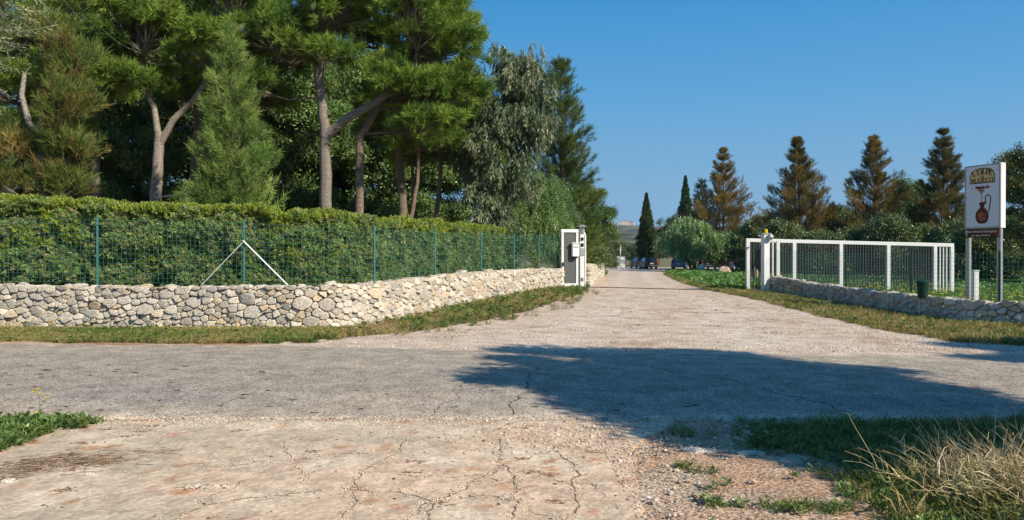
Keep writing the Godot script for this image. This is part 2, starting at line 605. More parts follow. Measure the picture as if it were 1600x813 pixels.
# A tree with one straight stem and whorls of boughs that shorten upwards.
# p: height, radius, stem, shoot, tints, size, whorls, boughs, per, lift (rise of a bough), clear (bare stem), shape (power of the taper), ragged
func conifer(called: String, label: String, base: Vector3, p: Dictionary, group := "") -> Node3D:
	var o := thing(called, label, "tree", base, 0.0, group)
	var b := MB.new()
	b.col = p.get("bark", Color(0.2, 0.15, 0.12))
	var h: float = p.height
	var lean: Vector3 = p.get("lean", Vector3.ZERO)
	var pts := []
	for k in 9:
		var t := k / 8.0
		pts.append(Vector3(0, h * t * 0.98, 0) + lean * t * t + rdir() * 0.04 * h / 8.0)
	pts[0] = Vector3(0, -0.1, 0)
	b.tube(pts, taper(p.stem, 0.015, 9), 8, true, 0.04)
	part("trunk", b, M.bark, o)
	var tw := MB.new()
	tw.col = b.col
	var sc := Scatter.new()
	var clear: float = p.get("clear", 0.08)
	var lift: float = p.get("lift", 0.2)
	var ragged: float = p.get("ragged", 0.35)
	for w in int(p.whorls):
		var t := clear + (1.0 - clear) * pow((w + rng.randf()) / p.whorls, 0.92)
		var y := h * t
		var reach: float = p.radius * pow(1.0 - (t - clear) / (1.0 - clear) * 0.985, p.get("shape", 0.85)) * minf(1.0, 0.55 + 3.0 * (t - clear))
		var turn := rng.randf() * TAU
		for k in int(p.boughs):
			var a: float = turn + TAU * (k + rf(-0.3, 0.3)) / p.boughs
			var len := reach * rf(1.0 - ragged, 1.0 + ragged * 0.45) + 0.12
			var dir := Vector3(cos(a), lift + rf(-0.15, 0.25) + 0.5 * t, sin(a)).normalized()
			var st := on_trunk(pts, y)
			var en := st + dir * len + Vector3(0, -p.get("droop", 0.05) * len, 0)
			var line := bent(st, en, len * 0.05, 3)
			tw.tube(line, taper(0.012 + len * 0.01, 0.006, 4), 4, false)
			var hue := pick(p.tints, 0.18)
			var n := int(ceil(p.per * (0.35 + len / p.radius)))
			for j in n:
				var f := pow(rng.randf(), 0.65)
				var at := st.lerp(en, 0.12 + 0.92 * f) + rdir() * len * 0.13 * (1.15 - 0.5 * f) + rdir() * 0.06
				var ax := (dir * 0.75 + rdir() * 0.5 + Vector3(0, p.get("up", 0.25), 0)).normalized()
				var kk := rf(0.8, 1.2)
				sc.add(at, ax, rng.randf() * TAU, rf(p.size[0], p.size[1]) * lerpf(1.0, p.get("tip_size", 0.5), t), Color(hue.r * kk, hue.g * kk, hue.b * kk))
	for j in 9:   # the leading shoot
		var f := rng.randf()
		sc.add(Vector3(0, h * (0.94 + 0.06 * f), 0) + lean + rdir() * 0.06 * (1.2 - f), (Vector3.UP + rdir() * 0.25).normalized(), rng.randf() * TAU, rf(p.size[0], p.size[1]) * 0.4, pick(p.tints))
	part("branches", tw, M.bark, o).set_meta("kind", "stuff")
	var crown := sc.node("crown", T[p.shoot])
	crown.set_meta("kind", "stuff")
	o.add_child(crown)
	return o

# A close upright crown: shoots over the surface of a spindle.
func cypress(label: String, base: Vector3, h: float, r: float, count: int, tints: Array, size: Array) -> Node3D:
	var o := thing("cypress_tree", label, "tree", base, 0.0, "slim cypresses beyond the drive")
	var b := MB.new()
	b.col = Color(0.2, 0.16, 0.13)
	b.tube([Vector3(0, -0.1, 0), Vector3(0, h * 0.5, 0), Vector3(0, h * 0.92, 0)], [r * 0.22, r * 0.12, 0.03], 8)
	part("trunk", b, M.bark, o)
	var sc := Scatter.new()
	for k in count:
		var t := pow(rng.randf(), 0.9)
		var a := rng.randf() * TAU
		var rr := r * pow(sin(PI * pow(0.06 + 0.94 * t, 0.58)), 1.0) * (1.0 + 0.55 * noise.get_noise_3d(cos(a) * 90, t * 700, sin(a) * 90 + base.x)) * pow(rng.randf(), 0.22)
		var out := Vector3(cos(a), 0, sin(a))
		sc.add(Vector3(0, h * (0.03 + 0.95 * t), 0) + out * rr, (Vector3.UP + out * 0.5 + rdir() * 0.3).normalized(), rng.randf() * TAU, rf(size[0], size[1]) * (1.0 - 0.5 * t), pick(tints, 0.2))
	var crown := sc.node("crown", T.scales)
	crown.set_meta("kind", "stuff")
	o.add_child(crown)
	return o

func pine(label: String, base: Vector3, p: Dictionary, group := "pines behind the hedge") -> Node3D:
	var q := {"bark": Color(0.30, 0.24, 0.19), "shoot": "pine", "tints": [Color(0.115, 0.185, 0.035), Color(0.19, 0.265, 0.055), Color(0.06, 0.11, 0.026)], "cluster": 0.34, "per": 21, "more": 1.75, "size": [0.9, 1.5], "flat": 0.6, "up": 0.4}
	q.merge(p, true)
	return tree("pine_tree", label, base, q, group)

func make_trees() -> void:
	var g := func(p: float, z: float) -> Vector3: return Vector3(px(p, z), ground(px(p, z), -z), -z)
	# --- the grove behind the hedge
	tree("olive_tree", "silvery olive branch reaching in over the road at the upper corner, leaves narrow", Vector3(-8.3, 0.0, -6.6), {
		"trunk": [Vector3(0, 0, 0), Vector3(0.2, 1.0, 0), Vector3(0.1, 2.0, 0.1), Vector3(0.3, 3.0, 0)], "radius": 0.24, "bark": Color(0.25, 0.22, 0.19),
		"lobes": [[Vector3(2.55, 3.75, -0.9), Vector3(0.5, 0.6, 0.5), 34], [Vector3(2.75, 4.5, -0.9), Vector3(0.7, 0.5, 0.5), 30], [Vector3(1.6, 4.2, -0.8), Vector3(0.8, 0.8, 0.8), 24], [Vector3(-0.4, 4.3, 0), Vector3(1.4, 1.0, 1.4), 30], [Vector3(0.6, 5.2, -0.4), Vector3(1.6, 0.8, 1.4), 30]],
		"shoot": "olive", "tints": [Color(0.15, 0.175, 0.105), Color(0.25, 0.27, 0.2), Color(0.08, 0.105, 0.05)], "cluster": 0.22, "per": 9, "size": [0.6, 0.95], "flat": 0.8, "up": 0.0})
	tree("feathery_tree", "young feathery tree with brownish needles and a pale crooked trunk", g.call(80, 21), {
		"trunk": [Vector3(0, 0, 0), Vector3(-0.05, 2.6, 0), Vector3(-0.22, 3.9, 0), Vector3(-0.35, 5.0, 0)], "radius": 0.16, "tip": 0.11, "bark": Color(0.46, 0.40, 0.34),
		"forks": [[[Vector3(-0.33, 4.8, 0), Vector3(-0.6, 5.1, 0.05), Vector3(-0.8, 5.9, 0.05), Vector3(-0.75, 6.5, 0)], 0.1, 0.06], [[Vector3(-0.33, 4.9, 0), Vector3(-0.2, 5.4, 0), Vector3(0.1, 6.2, 0)], 0.08, 0.05]],
		"lobes": [[Vector3(0.75, 6.7, 0.2), Vector3(0.35, 0.8, 0.4), 12], [Vector3(0.2, 6.6, 0.1), Vector3(0.3, 0.7, 0.4), 9], [Vector3(0.65, 5.4, 0.2), Vector3(0.55, 0.8, 0.5), 20], [Vector3(0.6, 4.1, 0.3), Vector3(0.55, 0.8, 0.5), 20], [Vector3(0.45, 3.2, 0.3), Vector3(0.7, 0.5, 0.5), 16], [Vector3(-0.95, 4.1, 0.2), Vector3(0.6, 0.6, 0.5), 13], [Vector3(-1.2, 3.2, 0.3), Vector3(0.7, 0.5, 0.5), 14], [Vector3(-0.2, 7.6, -0.2), Vector3(0.5, 0.6, 0.4), 8]],
		"shoot": "sheoak", "tints": [Color(0.10, 0.13, 0.035), Color(0.16, 0.12, 0.045), Color(0.075, 0.115, 0.04), Color(0.09, 0.12, 0.03)], "cluster": 0.26, "per": 9, "size": [0.9, 1.5], "flat": 1.0, "up": 0.9})
	pine("leaning forked pine with a pale trunk splitting into a V", g.call(236, 24), {
		"trunk": [Vector3(0, 0, 0), Vector3(0.12, 2.2, 0), Vector3(0.2, 4.0, 0), Vector3(0.28, 5.2, 0)], "radius": 0.2, "tip": 0.15, "bark": Color(0.44, 0.38, 0.32),
		"forks": [[[Vector3(0.24, 4.7, 0), Vector3(0.8, 5.6, 0.1), Vector3(1.5, 6.2, 0.2), Vector3(2.1, 7.1, 0.2)], 0.12, 0.07], [[Vector3(0.26, 4.9, 0), Vector3(0.1, 6.0, 0), Vector3(-0.5, 7.2, -0.1)], 0.12, 0.07]],
		"lobes": [[Vector3(-1.6, 7.6, 0.2), Vector3(1.5, 1.0, 1.6), 24], [Vector3(0.3, 8.3, 0.5), Vector3(1.7, 1.2, 1.8), 30], [Vector3(2.1, 7.7, 0.2), Vector3(1.4, 1.2, 1.6), 26], [Vector3(-0.6, 6.5, 1.2), Vector3(1.5, 0.5, 1.0), 16], [Vector3(0, 10.2, 0), Vector3(2.4, 1.3, 2.0), 40], [Vector3(-2.2, 9.4, 0), Vector3(1.5, 1.2, 1.6), 22], [Vector3(2.6, 9.8, 0), Vector3(1.5, 1.4, 1.6), 22]]})
	conifer("feathery_tree", "bright green feathery young tree with a pointed top in front of the pines", g.call(362, 20.6), {
		"height": 7.7, "radius": 1.8, "stem": 0.09, "shoot": "sheoak", "tints": [Color(0.125, 0.2, 0.055), Color(0.18, 0.235, 0.075), Color(0.085, 0.14, 0.04)],
		"size": [1.0, 1.6], "whorls": 24, "boughs": 6, "per": 12, "lift": 0.75, "clear": 0.03, "shape": 0.92, "ragged": 0.45})
	pine("tall pine with a thick grey trunk and a sawn limb, biggest of the grove", g.call(508, 24), {
		"trunk": [Vector3(0, 0, 0), Vector3(0.05, 2.4, 0), Vector3(0, 5.4, 0), Vector3(-0.2, 7.0, 0), Vector3(0, 10, 0)], "radius": 0.23, "tip": 0.12, "bark": Color(0.36, 0.31, 0.26),
		"forks": [[[Vector3(0, 5.1, 0.05), Vector3(0.7, 5.7, 0.1), Vector3(1.7, 6.2, 0.2), Vector3(3.0, 7.2, 0.3)], 0.17, 0.1]],
		"lobes": [[Vector3(-1.6, 8.1, 0.6), Vector3(1.5, 1.0, 1.5), 24], [Vector3(0.3, 7.5, 1.0), Vector3(0.9, 0.6, 0.8), 9], [Vector3(0.6, 9.0, 0.6), Vector3(1.6, 1.2, 1.7), 30], [Vector3(-0.9, 10.4, 0), Vector3(2.0, 1.4, 2.0), 34], [Vector3(1.8, 11.0, 0), Vector3(2.2, 1.4, 2.0), 34], [Vector3(3.0, 9.2, 0.3), Vector3(1.5, 1.4, 1.6), 28], [Vector3(-2.4, 6.7, 0.6), Vector3(1.1, 0.6, 1.0), 12]]})
	pine("slimmer pine beside the thick one, its crown spreading over the eucalyptus", g.call(560, 24.4), {
		"trunk": [Vector3(0, 0, 0), Vector3(0.02, 2.6, 0), Vector3(0.05, 5.2, 0), Vector3(0.8, 6.4, 0), Vector3(1.9, 8.0, 0)], "radius": 0.16, "tip": 0.09, "bark": Color(0.34, 0.25, 0.19),
		"lobes": [[Vector3(1.6, 6.7, 0.4), Vector3(1.3, 0.9, 1.4), 28], [Vector3(3.0, 6.6, 0.3), Vector3(1.3, 0.9, 1.3), 28], [Vector3(2.3, 5.5, 0.6), Vector3(1.2, 0.55, 1.0), 18], [Vector3(2.6, 8.0, 0.2), Vector3(1.6, 1.1, 1.6), 34], [Vector3(2.1, 9.8, 0), Vector3(1.5, 1.5, 1.6), 34], [Vector3(1.3, 11.8, 0), Vector3(1.6, 1.2, 1.6), 24]]})
	var stand := [[632, 29, 0.5, "thin leaning pine, first of the cluster beyond the hedge", 0.11], [672, 30.5, 0.4, "reddish pine trunk curving in the cluster beyond the hedge", 0.14], [652, 34, -0.2, "dark straight pine standing behind the cluster of thin trunks", 0.12], [736, 34, 0.5, "pine with a dark trunk at the foot of the eucalyptus", 0.16]]
	for s in stand:
		pine(s[3], g.call(s[0], s[1]), {"trunk": [Vector3(0, 0, 0), Vector3(s[2] * 0.3, 2, 0), Vector3(s[2], 4, 0), Vector3(s[2] * 1.2, 6.5, 0)], "radius": s[4], "bark": Color(0.33, 0.24, 0.18),
			"lobes": [[Vector3(s[2] + 0.3, 5.6, 0), Vector3(1.4, 0.9, 1.4), 22], [Vector3(s[2] - 0.8, 6.8, 0), Vector3(1.7, 1.2, 1.7), 26], [Vector3(s[2] + 1.0, 7.2, 0), Vector3(1.6, 1.2, 1.6), 24]], "per": 22, "size": [1.1, 1.7]})
	var tops := [[70, 28, "yellow green pine rising above the olive's branches", 8.6], [155, 30, "broad pine between the brownish tree and the forked pine", 10.5], [395, 29, "high pine behind the bright feathery tree", 10.0], [300, 33, "pine crowning the gap behind the forked trunk", 11.0], [620, 30, "tallest dark pine above the thin trunks", 11.5]]
	for s in tops:
		var y: float = s[3]
		pine(s[2], g.call(s[0], s[1]), {"trunk": [Vector3(0, 0, 0), Vector3(rf(-0.3, 0.3), 3, 0), Vector3(rf(-0.4, 0.4), y * 0.6, 0), Vector3(0, y, 0)], "radius": 0.2,
			"lobes": [[Vector3(-1.5, y - 1.5, 0.3), Vector3(1.8, 1.3, 1.8), 26], [Vector3(1.6, y - 1.2, 0.3), Vector3(1.8, 1.3, 1.8), 26], [Vector3(0, y + 0.6, 0), Vector3(2.2, 1.4, 2), 30], [Vector3(0.3, y - 3.0, 0.4), Vector3(1.7, 0.9, 1.6), 20]], "per": 25, "size": [1.1, 1.7]})
	# close dark evergreens at the back of the grove
	var back := [[-60, 38], [40, 41], [125, 37], [215, 42], [300, 38], [385, 41], [470, 38], [545, 43], [610, 40], [690, 46]]
	var says := ["dense evergreen at the far end of the grove beside the olive", "dark evergreen seen past the olive's leaves", "dark evergreen behind the brownish feathery tree", "dark evergreen behind the forked trunk", "dark evergreen between the forked pine and the bright feathery tree", "dark evergreen behind the bright feathery tree", "dark evergreen behind the thick pine trunk", "dark evergreen seen between the thick and the slim pine trunk", "dark evergreen behind the thin leaning pine", "dark evergreen behind the eucalyptus trunk"]
	for k in back.size():
		var z: float = back[k][1]
		var hh := rf(11.5, 13.5)
		tree("evergreen_tree", says[k], g.call(back[k][0], z), {"trunk": [Vector3(0, 0, 0), Vector3(rf(-0.3, 0.3), 2.2, 0), Vector3(0, hh * 0.7, 0)], "radius": 0.17, "bark": Color(0.16, 0.13, 0.1),
			"lobes": [[Vector3(0, 3.4, 0), Vector3(2.2, 1.6, 1.7), 36], [Vector3(-1.0, 5.6, 0), Vector3(2.0, 1.7, 1.7), 34], [Vector3(1.1, 5.9, 0), Vector3(2.0, 1.7, 1.7), 34], [Vector3(0.2, 7.9, 0), Vector3(2.5, 1.4, 1.8), 34], [Vector3(0.4, hh - 3.0, 0), Vector3(2.3, 1.7, 1.8), 34], [Vector3(-0.3, hh - 1.2, 0), Vector3(2.0, 1.5, 1.8), 30]],
			"shoot": "spray", "tints": [Color(0.085, 0.145, 0.045), Color(0.12, 0.18, 0.06), Color(0.065, 0.115, 0.04)], "cluster": 0.75, "per": 17, "size": [1.1, 1.7], "flat": 0.7}, "dark evergreens at the back of the grove")
	# eucalyptus, pepper tree, dark conifer, round tree at the drive
	var gum := [Color(0.11, 0.15, 0.09), Color(0.17, 0.2, 0.135), Color(0.065, 0.1, 0.055)]
	tree("eucalyptus_tree", "tall grey green eucalyptus with hanging leaves beside the drive", g.call(742, 30), {
		"trunk": [Vector3(0, 0, 0), Vector3(0.15, 1.8, 0), Vector3(0.4, 3.6, 0), Vector3(1.0, 6.5, 0), Vector3(1.5, 8.2, 0)], "radius": 0.2, "bark": Color(0.36, 0.22, 0.15),
		"forks": [[[Vector3(0.2, 0.5, 0), Vector3(0.5, 1.6, 0.2), Vector3(0.4, 3.2, 0.2), Vector3(0.2, 5, 0.2)], 0.13, 0.07]],
		"lobes": [[Vector3(1.6, 8.9, 0), Vector3(0.9, 1.0, 1.0), 30], [Vector3(2.3, 8.2, 0), Vector3(0.8, 0.9, 0.9), 22], [Vector3(0.3, 8.0, 0), Vector3(0.8, 1.0, 0.9), 24], [Vector3(2.2, 6.6, 0.2), Vector3(0.9, 1.1, 1.0), 30], [Vector3(0.7, 6.3, 0.5), Vector3(1.0, 1.0, 1.0), 30], [Vector3(0.2, 4.5, 0.3), Vector3(0.9, 1.0, 0.9), 24], [Vector3(1.6, 4.6, 0.4), Vector3(1.0, 1.0, 1.0), 28], [Vector3(1.0, 3.0, 0.6), Vector3(1.0, 0.8, 0.9), 22], [Vector3(-0.5, 6.0, -0.3), Vector3(0.8, 1.2, 0.9), 18]],
		"shoot": "gum", "tints": gum, "cluster": 0.42, "per": 19, "size": [1.0, 1.5], "flat": 1.0, "hang": true})
	tree("pepper_tree", "weeping light green pepper tree between the eucalyptus and the white gate", g.call(838, 33.5), {
		"trunk": [Vector3(0, 0, 0), Vector3(0.1, 1.6, 0), Vector3(0, 3.4, 0)], "radius": 0.18,
		"lobes": [[Vector3(0, 4.6, 0), Vector3(1.1, 0.8, 1.1), 34], [Vector3(-0.6, 3.6, 0.2), Vector3(0.9, 0.8, 0.9), 26], [Vector3(0.6, 3.6, 0.2), Vector3(0.9, 0.8, 0.9), 26], [Vector3(0, 2.9, 0.3), Vector3(1.2, 0.6, 1.0), 24]],
		"shoot": "strand", "tints": [Color(0.12, 0.2, 0.075), Color(0.16, 0.24, 0.095), Color(0.08, 0.14, 0.055)], "cluster": 0.35, "per": 7, "size": [0.9, 1.3], "flat": 1.0, "hang": true})
	conifer("she_oak_tree", "ragged dark conifer towering over the gate's intercom pillar", g.call(877, 38), {
		"height": 11.3, "radius": 2.2, "stem": 0.2, "shoot": "sheoak", "tints": [Color(0.07, 0.11, 0.04), Color(0.10, 0.13, 0.04), Color(0.05, 0.085, 0.035)],
		"size": [1.2, 1.9], "whorls": 28, "boughs": 7, "per": 15, "lift": 0.3, "clear": 0.05, "shape": 0.7, "ragged": 0.5})
	tree("round_tree", "round dark green tree above the drive's stone wall", g.call(925, 47), {
		"trunk": [Vector3(0, 0, 0), Vector3(0, 1.5, 0), Vector3(0.1, 3, 0)], "radius": 0.17,
		"lobes": [[Vector3(-0.4, 4.9, 0), Vector3(1.1, 1.0, 1.1), 30], [Vector3(0.4, 3.7, 0), Vector3(1.1, 1.1, 1.1), 30], [Vector3(-0.6, 2.6, 0), Vector3(1.1, 1.1, 1.1), 28], [Vector3(0.9, 2.3, -0.2), Vector3(0.5, 1.2, 0.6), 18]],
		"shoot": "spray", "tints": [Color(0.05, 0.1, 0.035), Color(0.075, 0.13, 0.045)], "cluster": 0.4, "per": 13, "size": [0.7, 1.1], "flat": 0.8})
	for s in [[772, 27.5, 2.6, "low grey green bush at the hedge's end under the eucalyptus"], [905, 40, 2.0, "dark bush behind the drive's stone wall"], [941, 66, 1.8, "grey bush at the end of the drive's stone wall"]]:
		bush(s[3], g.call(s[0], s[1]), s[2], 1.4, [Color(0.07, 0.11, 0.04), Color(0.1, 0.14, 0.055)], 26)
	# --- right of the drive
	cypress("tall slim dark cypress standing alone behind the parked cars", g.call(1010, 103), 10.6, 1.15, 2300, [Color(0.05, 0.075, 0.026), Color(0.10, 0.125, 0.04), Color(0.03, 0.05, 0.02)], [1.0, 1.6])
	cypress("smaller cypress tip between the drooping tree and the brown conifer", g.call(1071, 98), 12.5, 1.15, 2200, [Color(0.035, 0.065, 0.03), Color(0.06, 0.095, 0.04)], [1.0, 1.6])
	conifer("dark_conifer", "bluish dark conifer leaning against the first brown conifer", g.call(1096, 95), {"height": 11.2, "radius": 1.7, "stem": 0.18, "shoot": "sheoak", "tints": [Color(0.03, 0.055, 0.028), Color(0.045, 0.07, 0.035)], "size": [2.0, 3.0], "whorls": 20, "boughs": 6, "per": 7, "lift": 0.3, "shape": 0.6, "ragged": 0.4})
	var brown := [Color(0.16, 0.115, 0.045), Color(0.11, 0.095, 0.04), Color(0.23, 0.15, 0.05), Color(0.06, 0.07, 0.034)]
	var firs := [[1131, 86, 14.2, 5.0, "first brown conifer, nearest the drooping tree", [brown[0], brown[2], brown[1]], 0.5, 26], [1250, 70, 12.8, 4.6, "brown conifer directly behind the white gate's open leaf", [brown[0], brown[1], brown[3], brown[2]], 0.65, 30], [1368, 68, 12.7, 4.3, "brown conifer midway between the gate pillar and the sign", [brown[0], brown[2], brown[1], brown[3]], 0.7, 25], [1476, 66, 13.0, 3.9, "darkest brown conifer with its top just beside the sign", [brown[1], brown[0], brown[3]], 0.6, 28]]
	for s in firs:
		conifer("brown_conifer", s[4], g.call(s[0], s[1]), {"height": s[2], "radius": s[3], "stem": 0.22, "shoot": "sheoak", "tints": s[5], "size": [1.4, 2.3], "tip_size": 0.5, "whorls": s[7], "boughs": 6, "per": 30, "lift": 0.28, "clear": 0.03, "shape": 1.0, "ragged": s[6], "up": 0.4, "lean": Vector3(rf(-0.4, 0.4), 0, 0)}, "browned conifers across the field")
	tree("pepper_tree", "weeping light green tree with several trunks beside the parked cars", g.call(1086, 80), {
		"trunk": [Vector3(0, 0, 0), Vector3(-0.1, 1.0, 0), Vector3(-0.5, 2.6, 0)], "radius": 0.28, "bark": Color(0.4, 0.22, 0.12),
		"forks": [[[Vector3(0.3, 0, 0.1), Vector3(0.5, 1.0, 0.1), Vector3(1.2, 2.4, 0.2)], 0.2, 0.1], [[Vector3(-0.4, 0, 0.2), Vector3(-0.7, 1.0, 0.1), Vector3(-1.7, 2.4, 0.2)], 0.17, 0.1]],
		"lobes": [[Vector3(-0.6, 5.0, 0), Vector3(2.0, 1.0, 2.0), 60], [Vector3(-2.0, 4.1, 0.3), Vector3(1.6, 0.9, 1.6), 40], [Vector3(0.6, 3.9, 0.8), Vector3(1.6, 0.9, 1.4), 40], [Vector3(2.5, 3.8, 0), Vector3(1.5, 0.9, 1.5), 40], [Vector3(-0.8, 3.2, 1.2), Vector3(2.4, 0.6, 1.0), 36], [Vector3(2.6, 3.0, 0.6), Vector3(1.3, 0.5, 1.0), 20]],
		"shoot": "strand_far", "tints": [Color(0.13, 0.21, 0.085), Color(0.185, 0.27, 0.12), Color(0.08, 0.135, 0.06)], "cluster": 0.5, "per": 8, "size": [0.8, 1.4], "flat": 0.9, "hang": true})
	var greens := [[1195, 78, 5.9, 3.0, "dull green tree between the first two brown conifers"], [1310, 80, 6.9, 3.0, "pale green tree between the second and third brown conifer"], [1422, 76, 10.0, 2.6, "pale green tree between the third and fourth brown conifer"], [1395, 60, 5.0, 1.9, "small olive tree behind the gate's far end"], [1345, 63, 4.0, 2.2, "low olive tree behind the gate's middle"], [1225, 66, 4.6, 2.4, "dark low tree behind the gate pillar"], [1500, 58, 4.4, 2.2, "dark low tree behind the sign's posts"], [1290, 62, 3.6, 2.4, "bushy dark tree behind the gate's middle bay"], [1440, 60, 3.8, 2.4, "bushy dark tree behind the litter bin"], [1160, 92, 4.6, 2.6, "dark low tree over the shaded cars"], [1545, 52, 4.2, 2.4, "bushy dark tree behind the sign's brown strip"]]
	for k in greens.size():
		var s: Array = greens[k]
		var hh: float = s[2]
		var rad: float = s[3]
		var tints := [Color(0.14, 0.2, 0.09), Color(0.1, 0.155, 0.065)] if k in [1, 2] else [Color(0.085, 0.12, 0.05), Color(0.125, 0.15, 0.065), Color(0.06, 0.09, 0.04)]
		tree("field_tree", s[4], g.call(s[0], s[1]), {"trunk": [Vector3(0, 0, 0), Vector3(0.1, 1.2, 0), Vector3(0, hh * 0.55, 0)], "radius": 0.17,
			"lobes": [[Vector3(-rad * 0.4, hh * 0.62, 0), Vector3(rad * 0.6, hh * 0.24, rad * 0.6), 26], [Vector3(rad * 0.45, hh * 0.6, 0), Vector3(rad * 0.6, hh * 0.24, rad * 0.6), 26], [Vector3(0, hh * 0.8, 0), Vector3(rad * 0.6, hh * 0.2, rad * 0.6), 24], [Vector3(0, hh * 0.36, 0.3), Vector3(rad * 0.95, hh * 0.2, rad * 0.7), 36], [Vector3(0, hh * 0.14, 0.3), Vector3(rad * 0.95, hh * 0.14, rad * 0.7), 26]],
			"shoot": "spray", "tints": tints, "cluster": 0.65, "per": 13, "size": [1.2, 1.9], "flat": 0.8}, "trees along the field's far side")
	tree("oak_tree", "dense dark green tree behind the sign, cut by the picture's edge", g.call(1628, 46), {
		"trunk": [Vector3(0, 0, 0), Vector3(0, 2.0, 0), Vector3(0.2, 4.5, 0)], "radius": 0.3,
		"lobes": [[Vector3(-0.6, 7.2, 0), Vector3(1.9, 1.2, 1.8), 50], [Vector3(-1.6, 5.6, 0.2), Vector3(1.6, 1.3, 1.6), 44], [Vector3(0.8, 5.6, 0), Vector3(2.0, 1.5, 1.8), 40], [Vector3(-1.4, 3.6, 0.3), Vector3(1.8, 1.4, 1.6), 44], [Vector3(1.0, 3.2, 0), Vector3(2.0, 1.6, 1.8), 40], [Vector3(-0.4, 1.6, 0.3), Vector3(2.2, 1.2, 1.6), 36]],
		"shoot": "spray", "tints": [Color(0.045, 0.075, 0.028), Color(0.075, 0.10, 0.035), Color(0.14, 0.13, 0.045)], "cluster": 0.55, "per": 14, "size": [0.9, 1.3], "flat": 0.8})
	# far hedgerow past the car park
	for s in [[960, 128, 4.3, 4.0, "far grey green bush behind the white cabinet"], [984, 134, 4.4, 3.6, "far grey green bush beside the lone cypress"], [997, 126, 3.6, 2.4, "dark far bush at the foot of the lone cypress"], [1030, 128, 4.2, 3.0, "dark far bush behind the parked cars"], [1052, 108, 8.6, 3.0, "dark far tree behind the weeping tree's left side"], [935, 120, 3.2, 5.0, "far dark bush beyond the palm"]]:
		bush(s[4], g.call(s[0], s[1]), s[2], s[3], [Color(0.075, 0.095, 0.05), Color(0.05, 0.075, 0.035)], 40, 1.8)
	yucca(g.call(928, 41))

func bush(label: String, base: Vector3, h: float, r: float, tints: Array, clusters: int, size := 1.1) -> Node3D:
	return tree("bush", label, base, {"trunk": [Vector3(0, 0, 0), Vector3(0.05, h * 0.2, 0), Vector3(0, h * 0.4, 0)], "radius": 0.07,
		"lobes": [[Vector3(-r * 0.3, h * 0.45, 0), Vector3(r * 0.7, h * 0.4, r * 0.6), clusters], [Vector3(r * 0.3, h * 0.5, 0), Vector3(r * 0.7, h * 0.45, r * 0.6), clusters]],
		"shoot": "spray", "tints": tints, "cluster": 0.35 * size, "per": 13, "size": [0.6 * size, 1.0 * size], "flat": 0.9}, "bushes")

func yucca(base: Vector3) -> void:
	var o := thing("yucca_plant", "spiky palm like yucca leaning over the drive's stone wall", "plant", base)
	var b := MB.new()
	b.col = Color(0.26, 0.2, 0.14)
	b.tube([Vector3(-0.3, 0, 0), Vector3(-0.1, 0.8, 0), Vector3(0.3, 1.7, 0)], [0.12, 0.09, 0.08], 8)
	b.tube([Vector3(-0.15, 0.7, 0), Vector3(0.7, 1.3, 0), Vector3(1.0, 1.7, 0.1)], [0.07, 0.06, 0.06], 7)
	part("trunk", b, M.bark, o)
	for hd in [Vector3(0.3, 1.75, 0), Vector3(1.0, 1.75, 0.1)]:
		b = MB.new()
		for k in 70:
			var d := (rdir() + Vector3(0, 0.25, 0)).normalized()
			leaf(b, hd + d * 0.06, d, rf(0.5, 0.8), 0.06, pick([Color(0.09, 0.14, 0.04), Color(0.17, 0.2, 0.07), Color(0.06, 0.1, 0.03)]), 0.0, 0.3)
		part("crown", b, M.leaf, o)
	o.scale = Vector3.ONE * 1.25

# ------------------------------------------------------------------ ground, road, drive
# a sheet over rows and columns; f gives [point, colour]
func sheet(rows: int, cols: int, f: Callable, m: Material) -> ArrayMesh:
	var b := MB.new()
	b.v.resize(rows * cols)
	b.c.resize(rows * cols)
	for r in rows:
		for k in cols:
			var q: Array = f.call(r, k)
			b.v[r * cols + k] = q[0]
			b.c[r * cols + k] = q[1]
	b.n.resize(rows * cols)
	for r in rows:
		for k in cols:
			var dx := b.v[r * cols + mini(k + 1, cols - 1)] - b.v[r * cols + maxi(k - 1, 0)]
			var dz := b.v[mini(r + 1, rows - 1) * cols + k] - b.v[maxi(r - 1, 0) * cols + k]
			var nn := dz.cross(dx)
			b.n[r * cols + k] = (nn if nn.y > 0 else -nn).normalized()
	var id := PackedInt32Array()
	for r in rows - 1:
		for k in cols - 1:
			var a := r * cols + k
			# rows run away from the viewer (-z), columns to +x: clockwise from above
			id.append_array([a, a + cols, a + cols + 1, a, a + cols + 1, a + 1])
	b.i = id
	return b.mesh(m)

func nz(x: float, z: float, f: float) -> float:
	return noise.get_noise_2d(x * f * 100.0, z * f * 100.0)
func mixc(a: Color, b: Color, t: float) -> Color:
	return a.lerp(b, clampf(t, 0, 1))

